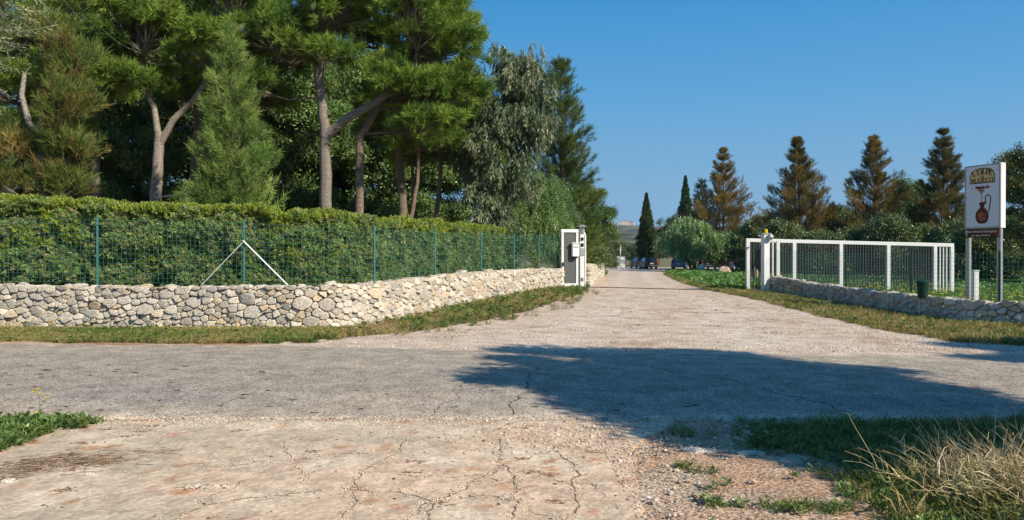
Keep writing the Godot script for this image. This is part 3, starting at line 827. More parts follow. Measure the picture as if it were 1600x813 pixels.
func make_ground() -> void:
	var xs := [-3200.0, -1500.0, -700.0, -350.0, -180.0, -110.0, -80.0]
	for k in range(-60, 61, 1):
		xs.append(float(k))
	xs.append_array([80.0, 110.0, 180.0, 350.0, 700.0, 1500.0, 3200.0])
	var zs := [60.0, 30.0]
	for k in range(-15, 121, 1):
		zs.append(float(-k))
	zs.append_array([-150.0, -200.0, -300.0, -450.0, -700.0, -1000.0, -1600.0, -2400.0, -3600.0])
	var soil := Color(0.40, 0.27, 0.17)
	var field := Color(0.22, 0.2, 0.1)
	structure("ground", sheet(zs.size(), xs.size(), func(r: int, k: int):
		var x: float = xs[k]
		var z: float = zs[r]
		var c := mixc(soil, field, smoothstep(30, 34, -z) + nz(x, z, 0.1) * 0.3)
		return [Vector3(x, ground(x, z) - 0.02, z), c], M.soil))
	# near roadside earth, left and right of the concrete
	var dirt := Color(0.56, 0.36, 0.235)
	var pale := Color(0.60, 0.49, 0.37)
	structure("roadside_earth", sheet(84, 330, func(r: int, k: int):
		var x := -8.0 + k * 0.05
		var z := -3.2 - r * 0.05
		var t := nz(x, z, 0.9) * 0.9 + nz(x, z, 3.0) * 0.5
		var c := mixc(dirt, pale, 0.25 + t)
		var y := 0.012 * nz(x, z, 1.3) + 0.006 * nz(x, z, 6.0) - 0.012
		return [Vector3(x, y, z), c], M.soil))
	# concrete apron in front of the viewer, its right side a broken edge
	var warm := Color(0.56, 0.45, 0.355)
	var grey := Color(0.47, 0.41, 0.335)
	var sand := Color(0.60, 0.53, 0.44)
	var edge := func(z: float) -> float: return 0.80 + (-z - 4.46) * 0.105 + 0.03 * nz(9.0, z, 4.0) + 0.5 * smoothstep(5.9, 7.2, -z)
	var apron := sheet(83, 181, func(r: int, k: int):
		var z := -3.2 - r * 0.05
		var x: float = lerpf(-8.2, edge.call(z), k / 180.0)
		var t := 0.5 + nz(x, z, 0.35) * 1.1 + nz(x, z, 1.6) * 0.5
		var c := mixc(grey, warm, t + (x + 1.6) * 0.22)
		c = mixc(c, sand, (nz(x + 40, z, 0.8) - 0.05) * 2.2)
		var s := nz(x * 1.0 + 7, z + 3, 2.6) - 0.36 + 0.1 * nz(x, z, 9.0)   # reddish earth trodden into the surface
		c = mixc(c, Color(0.43, 0.255, 0.165), s * 6.0)
		var y := (0.016 + 0.004 * nz(x, z, 1.2) + 0.002 * nz(x, z, 7.0)) * smoothstep(7.3, 7.0, -z)
		return [Vector3(x, y, z), c], M.concrete)
	structure("concrete_apron", apron)
	var lip := MB.new()
	for r in 77:
		var z0 := -3.2 - r * 0.05
		var z1 := z0 - 0.05
		lip.col = Color(0.5, 0.4, 0.3)
		lip.quad(Vector3(edge.call(z0), 0.014, z0), Vector3(edge.call(z1), 0.014, z1), Vector3(edge.call(z1) + 0.015, -0.04, z1), Vector3(edge.call(z0) + 0.015, -0.04, z0), Vector3.RIGHT)
	var ap := structure("apron_edge", lip.mesh(M.concrete))
	# the road
	var tar := Color(0.37, 0.325, 0.265)
	var worn := Color(0.45, 0.385, 0.30)
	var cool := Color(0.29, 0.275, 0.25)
	var dust := Color(0.62, 0.51, 0.39)
	structure("road", sheet(76, 560, func(r: int, k: int):
		var x := -20.0 + k * 0.0815
		var f := r / 75.0
		var near := ROAD_NEAR + 0.07 * nz(x, 1, 1.2) + 0.05 * nz(x, 5, 5.0)
		var far := road_far(x) + 0.05 * nz(x, 3, 1.5) + 0.04 * nz(x, 7, 6.0)
		var z := -lerpf(near, far, clampf((r - 0.8) / 73.4, 0.0, 1.0))
		var t := nz(x * 0.12, z, 0.5) * 0.8
		var c := mixc(tar, worn, 0.35 + sin(f * 9.5 + 0.6) * 0.45 + t)
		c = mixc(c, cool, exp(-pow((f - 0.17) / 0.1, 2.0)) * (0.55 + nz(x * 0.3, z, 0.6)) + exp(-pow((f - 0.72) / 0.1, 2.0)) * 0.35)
		var e := minf(f * 6.0, (1.0 - f) * 6.0)
		c = mixc(dust, c, smoothstep(0.0, 0.32, e + nz(x, z, 1.7) * 0.35 + nz(x, z, 7.0) * 0.25 + 0.06))
		var down := 0.04 if r == 0 or r == 75 else 0.0   # the sheet's edges turn down into the ground
		return [Vector3(x, 0.012 - down + 0.03 * sin(f * PI) + 0.003 * nz(x, z, 0.6), z), c], M.asphalt))
	# the gravel drive
	var zr := []
	var z := -11.4
	while z > -112.0:
		zr.append(z)
		z -= 0.13 if z > -24 else (0.25 if z > -36 else 1.0)
	var chalk := Color(0.66, 0.565, 0.465)
	var rust := Color(0.56, 0.435, 0.33)
	var white := Color(0.71, 0.64, 0.55)
	structure("driveway", sheet(zr.size(), 120, func(r: int, k: int):
		var zz: float = zr[r]
		var wob := 0.22 * nz(3, zz, 0.7) + 0.12 * nz(8, zz, 3.0)
		var lx := along(drive_left, zz) + wob if zz < -12.8 else -5.2 - (zz + 12.8) * -9.0
		var rx := along(drive_right, zz) + 0.22 * nz(21, zz, 0.7) + 0.1 * nz(28, zz, 3.0) if zz < -12.6 else 9.6 + (zz + 12.6) * 6.0
		if zz > -12.8:
			lx = maxf(lx, -30.0) if zz < -12.0 else -20.0
		if zz > -12.6:
			rx = 20.0 if zz > -12.3 else rx
		var x := lerpf(lx, rx, k / 119.0)
		var u := (x - along(drive_left, minf(zz, -15))) / maxf(1.0, along(drive_right, minf(zz, -15)) - along(drive_left, minf(zz, -15)))
		var t := 0.35 + nz(x, zz, 0.35) * 0.9 + nz(x, zz, 1.6) * 0.5
		var c := mixc(chalk, rust, t * 0.7 - 0.1)
		c = mixc(c, Color(0.47, 0.335, 0.24), (nz(x + 21, zz, 0.5) + 0.4 * nz(x, zz, 2.4) - 0.26) * 3.0)
		c = mixc(c, white, exp(-pow((u - 0.3) / 0.1, 2.0)) * 0.7 + exp(-pow((u - 0.68) / 0.1, 2.0)) * 0.7 + nz(x + 50, zz, 0.7) * 0.6)
		return [Vector3(x, ground(x, zz) + 0.006 + 0.012 * nz(x, zz, 0.9) * smoothstep(13, 16, -zz), zz), c], M.gravel_bed))
	# bare reddish strip between the road and the left verge
	structure("road_shoulder", sheet(24, 300, func(r: int, k: int):
		var x := -20.0 + k * 0.056
		var zz := -(road_far(x) - 0.15 + r * 0.05 + 0.06 * nz(x, 2, 1.0))
		return [Vector3(x, 0.003 + 0.008 * nz(x, zz, 2.0), zz), mixc(Color(0.50, 0.28, 0.17), Color(0.68, 0.53, 0.4), 0.3 + nz(x, zz, 0.9) * 1.3)], M.soil))

# jagged line on the flat
func crack(b: MB, a: Vector2, e: Vector2, w: float, y: Callable, wander := 0.12, col := Color(0.24, 0.17, 0.115)) -> Array:
	var n := int(maxf(4, a.distance_to(e) / 0.06))
	var pts := []
	var side := (e - a).orthogonal().normalized()
	var off := 0.0
	for k in n + 1:
		var t := float(k) / n
		off += rf(-1, 1) * 0.035
		off *= 0.93
		pts.append(a.lerp(e, t) + side * (off + wander * noise.get_noise_2d(t * 160.0 + a.x * 50, a.y * 90)) * minf(1.0, minf(t, 1 - t) * 6.0 + 0.1))
	b.col = col
	for k in n:
		var d: Vector2 = (pts[k + 1] - pts[k]).orthogonal().normalized()
		var w0 := w * rf(0.15, 0.9) * 0.5
		var p0: Vector2 = pts[k]
		var p1: Vector2 = pts[k + 1]
		b.quad(Vector3(p0.x + d.x * w0, y.call(p0), p0.y + d.y * w0), Vector3(p1.x + d.x * w0, y.call(p1), p1.y + d.y * w0), Vector3(p1.x - d.x * w0, y.call(p1), p1.y - d.y * w0), Vector3(p0.x - d.x * w0, y.call(p0), p0.y - d.y * w0), Vector3.UP)
	return pts

func flat_blob(b: MB, at: Vector3, rx: float, rz: float, col: Color, turn := 0.0) -> void:   # thin lump with an uneven outline
	b.col = col
	var n := 11
	var ring := []
	for k in n:
		var a := TAU * k / n
		var q := Vector2(cos(a) * rx, sin(a) * rz).rotated(turn) * rf(0.6, 1.15)
		ring.append(at + Vector3(q.x, 0, q.y))
	var top := at + Vector3(0, minf(rx, rz) * 0.22, 0)
	for k in n:
		b.tri(ring[k], ring[(k + 1) % n], top, Vector3.UP)

func make_ground_detail() -> void:
	var apron_y := func(p: Vector2) -> float: return 0.0185 + 0.004 * nz(p.x, p.y, 1.2) + 0.002 * nz(p.x, p.y, 7.0)
	var road_y := func(p: Vector2) -> float: return 0.0155 + 0.03 * sin(clampf((-p.y - ROAD_NEAR) / (road_far(p.x) - ROAD_NEAR), 0, 1) * PI) + 0.003 * nz(p.x, p.y, 0.6)
	var cr := MB.new()
	var seam := []
	for c in [[-0.1, -6.4, 0.1, -3.3, 0.016], [-0.05, -5.6, -0.9, -4.0, 0.013], [0.35, -6.1, 0.3, -3.3, 0.018], [-0.9, -6.3, -1.15, -3.6, 0.012], [-1.15, -5.0, 0.05, -4.75, 0.01], [-1.3, -4.95, -2.2, -4.3, 0.012], [-1.9, -6.5, -1.5, -5.1, 0.008], [-0.4, -6.5, 0.75, -5.9, 0.009], [0.3, -5.2, 0.7, -4.6, 0.008], [-0.4, -4.9, -0.5, -3.3, 0.014], [-2.0, -4.7, -1.85, -5.2, 0.008], [-1.15, -5.9, -2.3, -5.5, 0.007], [0.1, -4.6, 0.45, -4.1, 0.008], [-0.75, -5.3, -0.1, -5.15, 0.008]]:
		seam.append_array(crack(cr, Vector2(c[0], c[1]), Vector2(c[2], c[3]), c[4], apron_y))
	var o := MeshInstance3D.new()
	o.name = "concrete_cracks"
	o.mesh = cr.mesh(M.crack_fill)
	stuff(o, "jagged dirt filled cracks across the concrete in front", "cracks")
	cr = MB.new()
	for c in [[0.35, -10.4, 0.0, -7.3, 0.02], [1.2, -11.2, 2.6, -9.4, 0.018], [2.6, -9.4, 3.4, -7.4, 0.022], [-0.6, -9.2, -0.8, -7.25, 0.013], [-2.9, -9.1, -3.0, -7.4, 0.014], [3.1, -8.1, 4.8, -8.0, 0.014], [-2.6, -9.6, 0.1, -9.75, 0.007], [5.4, -10.8, 6.3, -9.4, 0.012], [-4.2, -9.0, -3.5, -7.6, 0.008]]:
		crack(cr, Vector2(c[0], c[1]), Vector2(c[2], c[3]), c[4], road_y, 0.2, Color(0.1, 0.088, 0.075))
	o = MeshInstance3D.new()
	o.name = "road_cracks"
	o.mesh = cr.mesh(M.crack_fill)
	stuff(o, "thin dark cracks running across the asphalt road", "cracks")
	# dark squashed lumps on the road, mostly to the left
	var sp := MB.new()
	for k in 60:
		var x := rf(-7.5, -2.2) if k < 42 else rf(-2.2, 2)
		var zz := -rf(7.4, 10.5)
		if k % 7 == 0:
			zz = -rf(7.3, 7.9)
		flat_blob(sp, Vector3(x, road_y.call(Vector2(x, zz)), zz), rf(0.02, 0.065), rf(0.012, 0.035), Color(0.09, 0.08, 0.07) * rf(0.8, 2.2), rf(-0.4, 0.4))
	o = MeshInstance3D.new()
	o.name = "dark_road_spots"
	o.mesh = sp.mesh(M.crack_fill)
	stuff(o, "small dark squashed lumps dotted over the asphalt", "spots")
	# reddish crumbs and dark droppings on the concrete
	sp = MB.new()
	for k in 70:
		var x := rf(-4.5, 0.7)
		var zz := -rf(4.2, 6.9)
		if k < 26:
			for q in 22:
				var bx := x + rng.randfn(0, 0.05)
				var bz := zz + rng.randfn(0, 0.025)
				flat_blob(sp, Vector3(bx, apron_y.call(Vector2(bx, bz)), bz), rf(0.006, 0.022), rf(0.005, 0.013), pick([Color(0.40, 0.21, 0.12), Color(0.30, 0.17, 0.10), Color(0.48, 0.29, 0.18)]), rf(-0.6, 0.6))
		else:
			flat_blob(sp, Vector3(x, apron_y.call(Vector2(x, zz)), zz), rf(0.008, 0.022), rf(0.008, 0.015), pick([Color(0.05, 0.04, 0.03), Color(0.1, 0.07, 0.05)]), rf(0, 3))
	o = MeshInstance3D.new()
	o.name = "earth_crumbs"
	o.mesh = sp.mesh(M.crack_fill)
	stuff(o, "clods of red earth and dark crumbs on the concrete", "crumbs")
	# trodden earth and litter on the drive
	sp = MB.new()
	for k in 46:
		var zz := -rf(12.6, 27.0)
		var x := lerpf(along(drive_left, minf(zz, -14.0)) + 0.8, along(drive_right, minf(zz, -14.0)) - 0.6, rng.randf())
		var tone := pick([Color(0.38, 0.22, 0.13), Color(0.2, 0.15, 0.11), Color(0.45, 0.32, 0.22)])
		for q in 9 + k % 12:
			var bx := x + rng.randfn(0, 0.11)
			var bz := zz + rng.randfn(0, 0.07)
			flat_blob(sp, Vector3(bx, ground(bx, bz) + 0.014, bz), rf(0.012, 0.04), rf(0.01, 0.03), tone * rf(0.8, 1.2), rf(-0.6, 0.6))
	o = MeshInstance3D.new()
	o.name = "drive_litter"
	o.mesh = sp.mesh(M.crack_fill)
	stuff(o, "crumbs of reddish earth and dark litter on the gravel drive", "litter")
	# loose stones: drive, road edge, cracks, earth at the right
	var sc := [Scatter.new(), Scatter.new(), Scatter.new()]
	var tones := [Color(0.25, 0.2, 0.16), Color(0.60, 0.49, 0.37), Color(0.66, 0.56, 0.45), Color(0.50, 0.38, 0.28), Color(0.72, 0.64, 0.54), Color(0.4, 0.3, 0.22)]
	for k in 26000:
		var zz := -12.2 - 17.0 * pow(rng.randf(), 1.5)
		var x := lerpf(along(drive_left, zz) + 0.1, along(drive_right, zz) - 0.1, rng.randf())
		if zz > -13.4:
			x = rf(-4, 9)
			if -zz < road_far(x) - 0.1:
				continue
		if nz(x, zz, 0.5) + rf(-0.4, 0.4) < -0.1:
			continue
		var s := rf(0.006, 0.016) if rng.randf() < 0.9 else rf(0.016, 0.032)
		sc[k % 3].add(Vector3(x, ground(x, zz) + 0.008, zz), (Vector3.UP + rdir() * 0.3).normalized(), rng.randf() * TAU, s, pick(tones, 0.2))
	for k in 5000:   # along the near edge of the road
		var x := rf(-6.5, 4.0)
		var zz := -ROAD_NEAR + 0.02 + absf(rng.randfn(0.0, 0.24)) - 0.08
		if x > 1.0:
			zz += rf(0, 0.5)
		sc[k % 3].add(Vector3(x, 0.018, zz), (Vector3.UP + rdir() * 0.3).normalized(), rng.randf() * TAU, rf(0.004, 0.011) if k % 12 else rf(0.01, 0.02), pick(tones, 0.2))
	for k in 2600:   # in and round the cracks of the concrete
		var p: Vector2 = seam[rng.randi() % seam.size()]
		var q := p + Vector2(rng.randfn(0, 0.03), rng.randfn(0, 0.03))
		sc[k % 3].add(Vector3(q.x, 0.02, q.y), Vector3.UP, rng.randf() * TAU, rf(0.003, 0.009), pick(tones, 0.2))
	for k in 3600:   # rubble beside the broken concrete edge
		var x := 0.75 + absf(rng.randfn(0.0, 0.55))
		var zz := -rf(3.8, 7.0)
		if k < 1500:
			x = rng.randfn(0.4, 0.55)
			zz = rng.randfn(-6.35, 0.28)
		sc[k % 3].add(Vector3(x, 0.004 if x > 1.0 else 0.02, zz), (Vector3.UP + rdir() * 0.3).normalized(), rng.randf() * TAU, rf(0.004, 0.012) if k % 25 else rf(0.012, 0.032), pick(tones, 0.2))
	for k in 700:
		var x := rf(-5, 0.7)
		var zz := -rf(4.2, 7)
		sc[k % 3].add(Vector3(x, 0.02, zz), Vector3.UP, rng.randf() * TAU, rf(0.003, 0.01), pick(tones, 0.2))
	for k in 90:   # little heap on the concrete
		sc[k % 3].add(Vector3(rng.randfn(-2.1, 0.09), 0.022, rng.randfn(-5.02, 0.03)), Vector3.UP, rng.randf() * TAU, rf(0.005, 0.02), pick(tones, 0.2))
	for q in 3:
		stuff(sc[q].node("gravel" if q == 0 else "gravel_%03d" % q, T["pebble%d" % q]), ["loose pale pebbles strewn over drive and road edges", "loose chips strewn over drive and road edges", "loose broken stones strewn over drive and road edges"][q], "gravel")
	# flat pale stones let into the earth by the concrete
	var labels := ["flat pale stone in the earth beside the broken concrete, larger one", "flat pale stone in the earth nearer the weeds", "round pale stone at the weeds by the dead twigs", "pale stone among the dead twigs"]
	var spots := [Vector3(1.55, -0.01, -6.05), Vector3(1.95, -0.01, -5.98), Vector3(-3.52, 0.015, -5.15), Vector3(-3.05, 0.02, -5.3)]
	for k in 4:
		var b := MB.new()
		boulder(b, Vector3([0.16, 0.13, 0.05, 0.035][k], [0.03, 0.03, 0.035, 0.025][k], [0.07, 0.06, 0.04, 0.03][k]), Color(0.66, 0.6, 0.52), 7 + k)
		var st := part("stone" if k == 0 else "stone_%03d" % k, b, M.limestone, self, spots[k])
		tag(st, labels[k], "stone")

func boulder(b: MB, r: Vector3, col: Color, sd: int) -> void:
	var rows := 7
	var cols := 10
	var at := func(i: int, j: int) -> Vector3:
		var a := PI * i / rows
		var t := TAU * (j % cols) / cols
		var d := Vector3(sin(a) * cos(t), cos(a), sin(a) * sin(t))
		return d * r * (1.0 + 0.55 * noise.get_noise_3d(d.x * 70 + sd * 31, d.y * 70, d.z * 70))
	b.col = col
	for i in rows:
		for j in cols:
			var p: Vector3 = at.call(i, j)
			b.quad(p, at.call(i, j + 1), at.call(i + 1, j + 1), at.call(i + 1, j), (p + at.call(i + 1, j + 1)))

# ------------------------------------------------------------------ dry stone walls
func clip(poly: PackedVector2Array, at: Vector2, nrm: Vector2) -> PackedVector2Array:   # keeps what lies behind the line
	var out := PackedVector2Array()
	var n := poly.size()
	for k in n:
		var p := poly[k]
		var q := poly[(k + 1) % n]
		var dp := (p - at).dot(nrm)
		var dq := (q - at).dot(nrm)
		if dp <= 0.0:
			out.append(p)
		if dp * dq < 0.0:
			out.append(p.lerp(q, dp / (dp - dq)))
	return out

# outer: side on which the face is seen (+1 left of the line's direction, -1 right of it)
func stone_wall(called: String, label: String, line: Array, height: Callable, thick: float, outer: float, sizes: Array, most: int, tones: Array, bottom := -0.12) -> void:
	var o := thing(called, label, "stone wall")
	var path := smooth_line(line)
	var len := line_len(path)
	var place := func(u: float, v: float, d: float) -> Vector3:
		var q := line_at(path, clampf(u, 0, len))
		var p: Vector2 = q[0]
		var t: Vector2 = q[1]
		var nn := Vector2(t.y, -t.x) * outer
		p += nn * d + t * (u - clampf(u, 0, len))
		return Vector3(p.x, ground(p.x, p.y) + v, p.y)
	# the fill between the two faces
	var core := MB.new()
	core.col = Color(0.36, 0.28, 0.2)
	var n := int(len / 0.25)
	for k in n:
		var u0 := len * k / n
		var u1 := len * (k + 1) / n
		var h0: float = height.call(u0) - 0.07
		var h1: float = height.call(u1) - 0.07
		var mid: Vector3 = place.call((u0 + u1) / 2, 0.2, -thick / 2)
		var fr: Vector3 = place.call((u0 + u1) / 2, 0.2, 0.0) - mid
		core.quad(place.call(u0, bottom, -0.12), place.call(u0, h0, -0.12), place.call(u1, h1, -0.12), place.call(u1, bottom, -0.12), fr)
		core.quad(place.call(u0, bottom, -thick), place.call(u0, h0, -thick), place.call(u1, h1, -thick), place.call(u1, bottom, -thick), -fr)
		core.quad(place.call(u0, h0, -0.12), place.call(u1, h1, -0.12), place.call(u1, h1, -thick), place.call(u0, h0, -thick), Vector3.UP)
	part("wall_core", core, M.wall_core, o)
	# seeds: uneven discs packed over the face, a little wider than high
	var pts := PackedVector2Array()
	var rad := PackedFloat32Array()
	var squash := 1.42
	var tries := 0
	var hmax := 1.15
	while tries < 16000:
		tries += 1
		var p := Vector2(rf(0, len), rf(bottom, hmax) * squash)
		if p.y / squash > height.call(p.x) + 0.02:
			continue
		var big: float = 1.0 - float(tries) / 16000.0
		var r := lerpf(sizes[0], sizes[1], pow(rng.randf(), 2.6) * big + 0.2 * big)
		var ok := true
		for k in range(pts.size() - 1, -1, -1):
			if absf(pts[k].x - p.x) < 0.7 and pts[k].distance_to(p) < (rad[k] + r) * 0.93:
				ok = false
				break
		if ok:
			pts.append(p)
			rad.append(r)
	var made := []
	for k in pts.size():
		var p := pts[k]
		var top: float = height.call(p.x) + 0.025 * sin(k * 12.9)
		var poly := PackedVector2Array([p + Vector2(-0.6, -0.6), p + Vector2(0.6, -0.6), p + Vector2(0.6, 0.6), p + Vector2(-0.6, 0.6)])
		for j in pts.size():
			if j == k or absf(pts[j].x - p.x) > 0.9:
				continue
			var d := pts[j] - p
			var l := d.length()
			if l > 1.0 or l < 1e-4:
				continue
			var t := (l * l + rad[k] * rad[k] - rad[j] * rad[j]) / (2.0 * l)
			poly = clip(poly, p + d / l * (t - 0.005), d / l)
			if poly.size() < 3:
				break
		if poly.size() < 3:
			continue
		poly = clip(poly, Vector2(0, top * squash), Vector2(0, 1))
		poly = clip(poly, Vector2(0, bottom * squash), Vector2(0, -1))
		poly = clip(poly, Vector2(0, 0), Vector2(-1, 0))
		poly = clip(poly, Vector2(len, 0), Vector2(1, 0))
		if poly.size() < 3:
			continue
		var c := Vector2.ZERO
		var area := 0.0
		for q in poly.size():
			c += poly[q] / poly.size()
			area += poly[q].cross(poly[(q + 1) % poly.size()]) * 0.5
		area = absf(area) / squash
		if area < 0.003:
			continue
		# worn corners: cut each corner, then pull every point about a bit
		var cut := PackedVector2Array()
		for q in poly.size():
			var a := poly[q]
			var b := poly[(q + 1) % poly.size()]
			if a.distance_to(b) < 0.03:
				cut.append((a + b) / 2)
			else:
				var cc := minf(0.26, 0.026 / a.distance_to(b))
				cut.append(a.lerp(b, cc))
				cut.append(b.lerp(a, cc))
		# uneven outline: a point between corners, drawn in or pushed out a little
		var out := PackedVector2Array()
		for q in cut.size():
			var a := cut[q]
			var b := cut[(q + 1) % cut.size()]
			out.append(c + (a - c) * rf(0.95, 1.01))
			if a.distance_to(b) > 0.09:
				out.append(c + (a.lerp(b, rf(0.35, 0.65)) - c) * rf(0.9, 1.02))
		cut = out
		made.append([area, c, cut])
	made.sort_custom(func(a, b): return a[0] > b[0])
	var rest := MB.new()
	for k in made.size():
		var c: Vector2 = made[k][1]
		var cut: PackedVector2Array = made[k][2]
		var own := k < most
		var b := MB.new() if own else rest
		b.col = pick(tones, 0.16)
		var org: Vector3 = place.call(c.x, c.y / squash, 0.0)
		var shift := org if own else Vector3.ZERO
		var tx := rf(-0.28, 0.28)
		var ty := rf(-0.34, 0.2)
		var proud := rf(-0.03, 0.045)
		var m := cut.size()
		var fwd: Vector3 = (place.call(c.x, c.y / squash, 0.1) - org).normalized()
		var sid: Vector3 = (place.call(c.x + 0.1, c.y / squash, 0.0) - org).normalized()
		var lean := (fwd - sid * tx - Vector3.UP * ty * squash).normalized()
		var ripple := rf(0, 99)
		var first := b.v.size()
		for s in 4:
			for q in m:
				var d := cut[q] - c
				var f: float = [0.98, 1.0, 0.92, 0.5][s]
				var dep: float = [-0.2, -0.035, 0.012, 0.026][s] + proud
				var wave := 0.02 * noise.get_noise_2d((c.x + d.x * f) * 700.0, (c.y + d.y * f) * 700.0 + ripple)
				if s >= 2:
					dep += tx * d.x * f + ty * d.y * f + wave
				elif s == 1:
					dep += (tx * d.x + ty * d.y) * 0.8 + wave * 0.5
				b.v.append(place.call(c.x + d.x * f, (c.y + d.y * f) / squash, dep) - shift)
				var rad3 := (sid * d.x + Vector3.UP * d.y / squash).normalized()
				var jit := rdir() * 0.16
				b.n.append([rad3, (rad3 + fwd * 0.5).normalized(), (lean + rad3 * 0.3 + jit).normalized(), (lean + jit).normalized()][s])
				b.c.append(b.col)
		b.v.append(place.call(c.x, c.y / squash, 0.028 + proud + rf(-0.006, 0.006)) - shift)
		b.n.append(lean)
		b.c.append(b.col)
		# outline runs one way round; keep faces turned outwards
		var turn: float = 0.0
		for q in m:
			turn += (cut[q] - c).cross(cut[(q + 1) % m] - c)
		var away := (b.v[first + m] - b.v[first]).cross(b.v[first + 1] - b.v[first])
		var flip := away.dot(b.n[first]) < 0.0
		for q in m:
			var q2 := (q + 1) % m
			for s in 3:
				var i0 := first + s * m + q
				var i1 := first + s * m + q2
				var i2 := i1 + m
				var i3 := i0 + m
				b.i.append_array([i0, i2, i1, i0, i3, i2] if flip else [i0, i1, i2, i0, i2, i3])
			var j0 := first + 3 * m + q
			var j1 := first + 3 * m + q2
			b.i.append_array([j0, first + 4 * m, j1] if flip else [j0, j1, first + 4 * m])
		if own:
			part("stone", b, M.limestone, o, org)
	# loose flat stones along the top
	var caps := int(len / 0.27)
	for k in caps:
		var u := len * (k + rf(0.1, 0.9)) / caps
		var r := Vector3(rf(0.09, 0.2), rf(0.025, 0.055), rf(0.09, 0.19))
		if rng.randf() < 0.12:
			r.y += 0.03
		var tmp := MB.new()
		boulder(tmp, r, pick(tones, 0.14), k)
		var at: Vector3 = place.call(u, height.call(u) - 0.045 + r.y * 0.4, -rf(0.12, thick - 0.1))
		var bs := Basis(Vector3.UP, rng.randf() * TAU) * Basis(Vector3(1, 0, 0), rf(-0.12, 0.12))
		for q in tmp.v.size():
			rest.v.append(at + bs * tmp.v[q])
			rest.n.append(bs * tmp.n[q])
			rest.c.append(tmp.c[q])
			rest.i.append(rest.v.size() - 1)
		# boulder() makes quads of four corners
		rest.i.resize(rest.i.size() - tmp.v.size())
		var first := rest.v.size() - tmp.v.size()
		for q in tmp.i:
			rest.i.append(first + q)
	var rs := part("small_stones", rest, M.limestone, o)
	rs.set_meta("kind", "stuff")

func make_walls() -> void:
	var pale := [Color(0.66, 0.60, 0.52), Color(0.58, 0.54, 0.48), Color(0.72, 0.67, 0.59), Color(0.66, 0.53, 0.39), Color(0.62, 0.56, 0.48), Color(0.52, 0.495, 0.455), Color(0.66, 0.61, 0.53)]
	stone_wall("stone_wall", "long pale dry stone wall under the green wire fence and hedge", left_wall, func(u: float): return 0.93 + 0.03 * noise.get_noise_1d(u * 60) - 0.16 * smoothstep(13.0, 26.0, u), 0.5, -1.0, [0.045, 0.18], 300, pale)
	stone_wall("stone_wall", "shaded dry stone wall running from the gate pillar to the sign", right_wall, func(u: float): return 0.53 + 0.025 * noise.get_noise_1d(u * 60) + 0.12 * smoothstep(5.0, 0.0, u), 0.45, -1.0, [0.06, 0.17], 300, pale)
	stone_wall("stone_wall", "sunlit dry stone wall along the drive's far side behind the intercom", drive_wall, func(u: float): return 0.9 + 0.05 * noise.get_noise_1d(u * 60), 0.5, -1.0, [0.08, 0.22], 200, pale)

# ------------------------------------------------------------------ fence and hedge
func wire_panel(a: Vector3, b: Vector3, h0: float, h1: float, pitch: float, w: float) -> MB:
	var m := MB.new()
	var d := b - a
	var n := int(d.length() / pitch)
	for k in n:
		var t := (k + 0.5) / n
		var p := a.lerp(b, t)
		var y1 := lerpf(h0, h1, t)
		m.tube([p, p + Vector3(0, y1, 0)], [w, w], 4, false)
	var rows := int(h0 / pitch)
	for k in rows + 1:
		var f := float(k) / rows
		m.tube([a + Vector3(0, h0 * f, 0.004), b + Vector3(0, h1 * f, 0.004)], [w, w], 4, false)
	return m
func fence_post(o: Node, p: Vector3, h: float, m: Material) -> void:
	var b := MB.new()
	b.tube([p + Vector3(0, -0.1, 0), p + Vector3(0.0, h, 0.0)], [0.024, 0.024], 8)
	part("post", b, m, o)

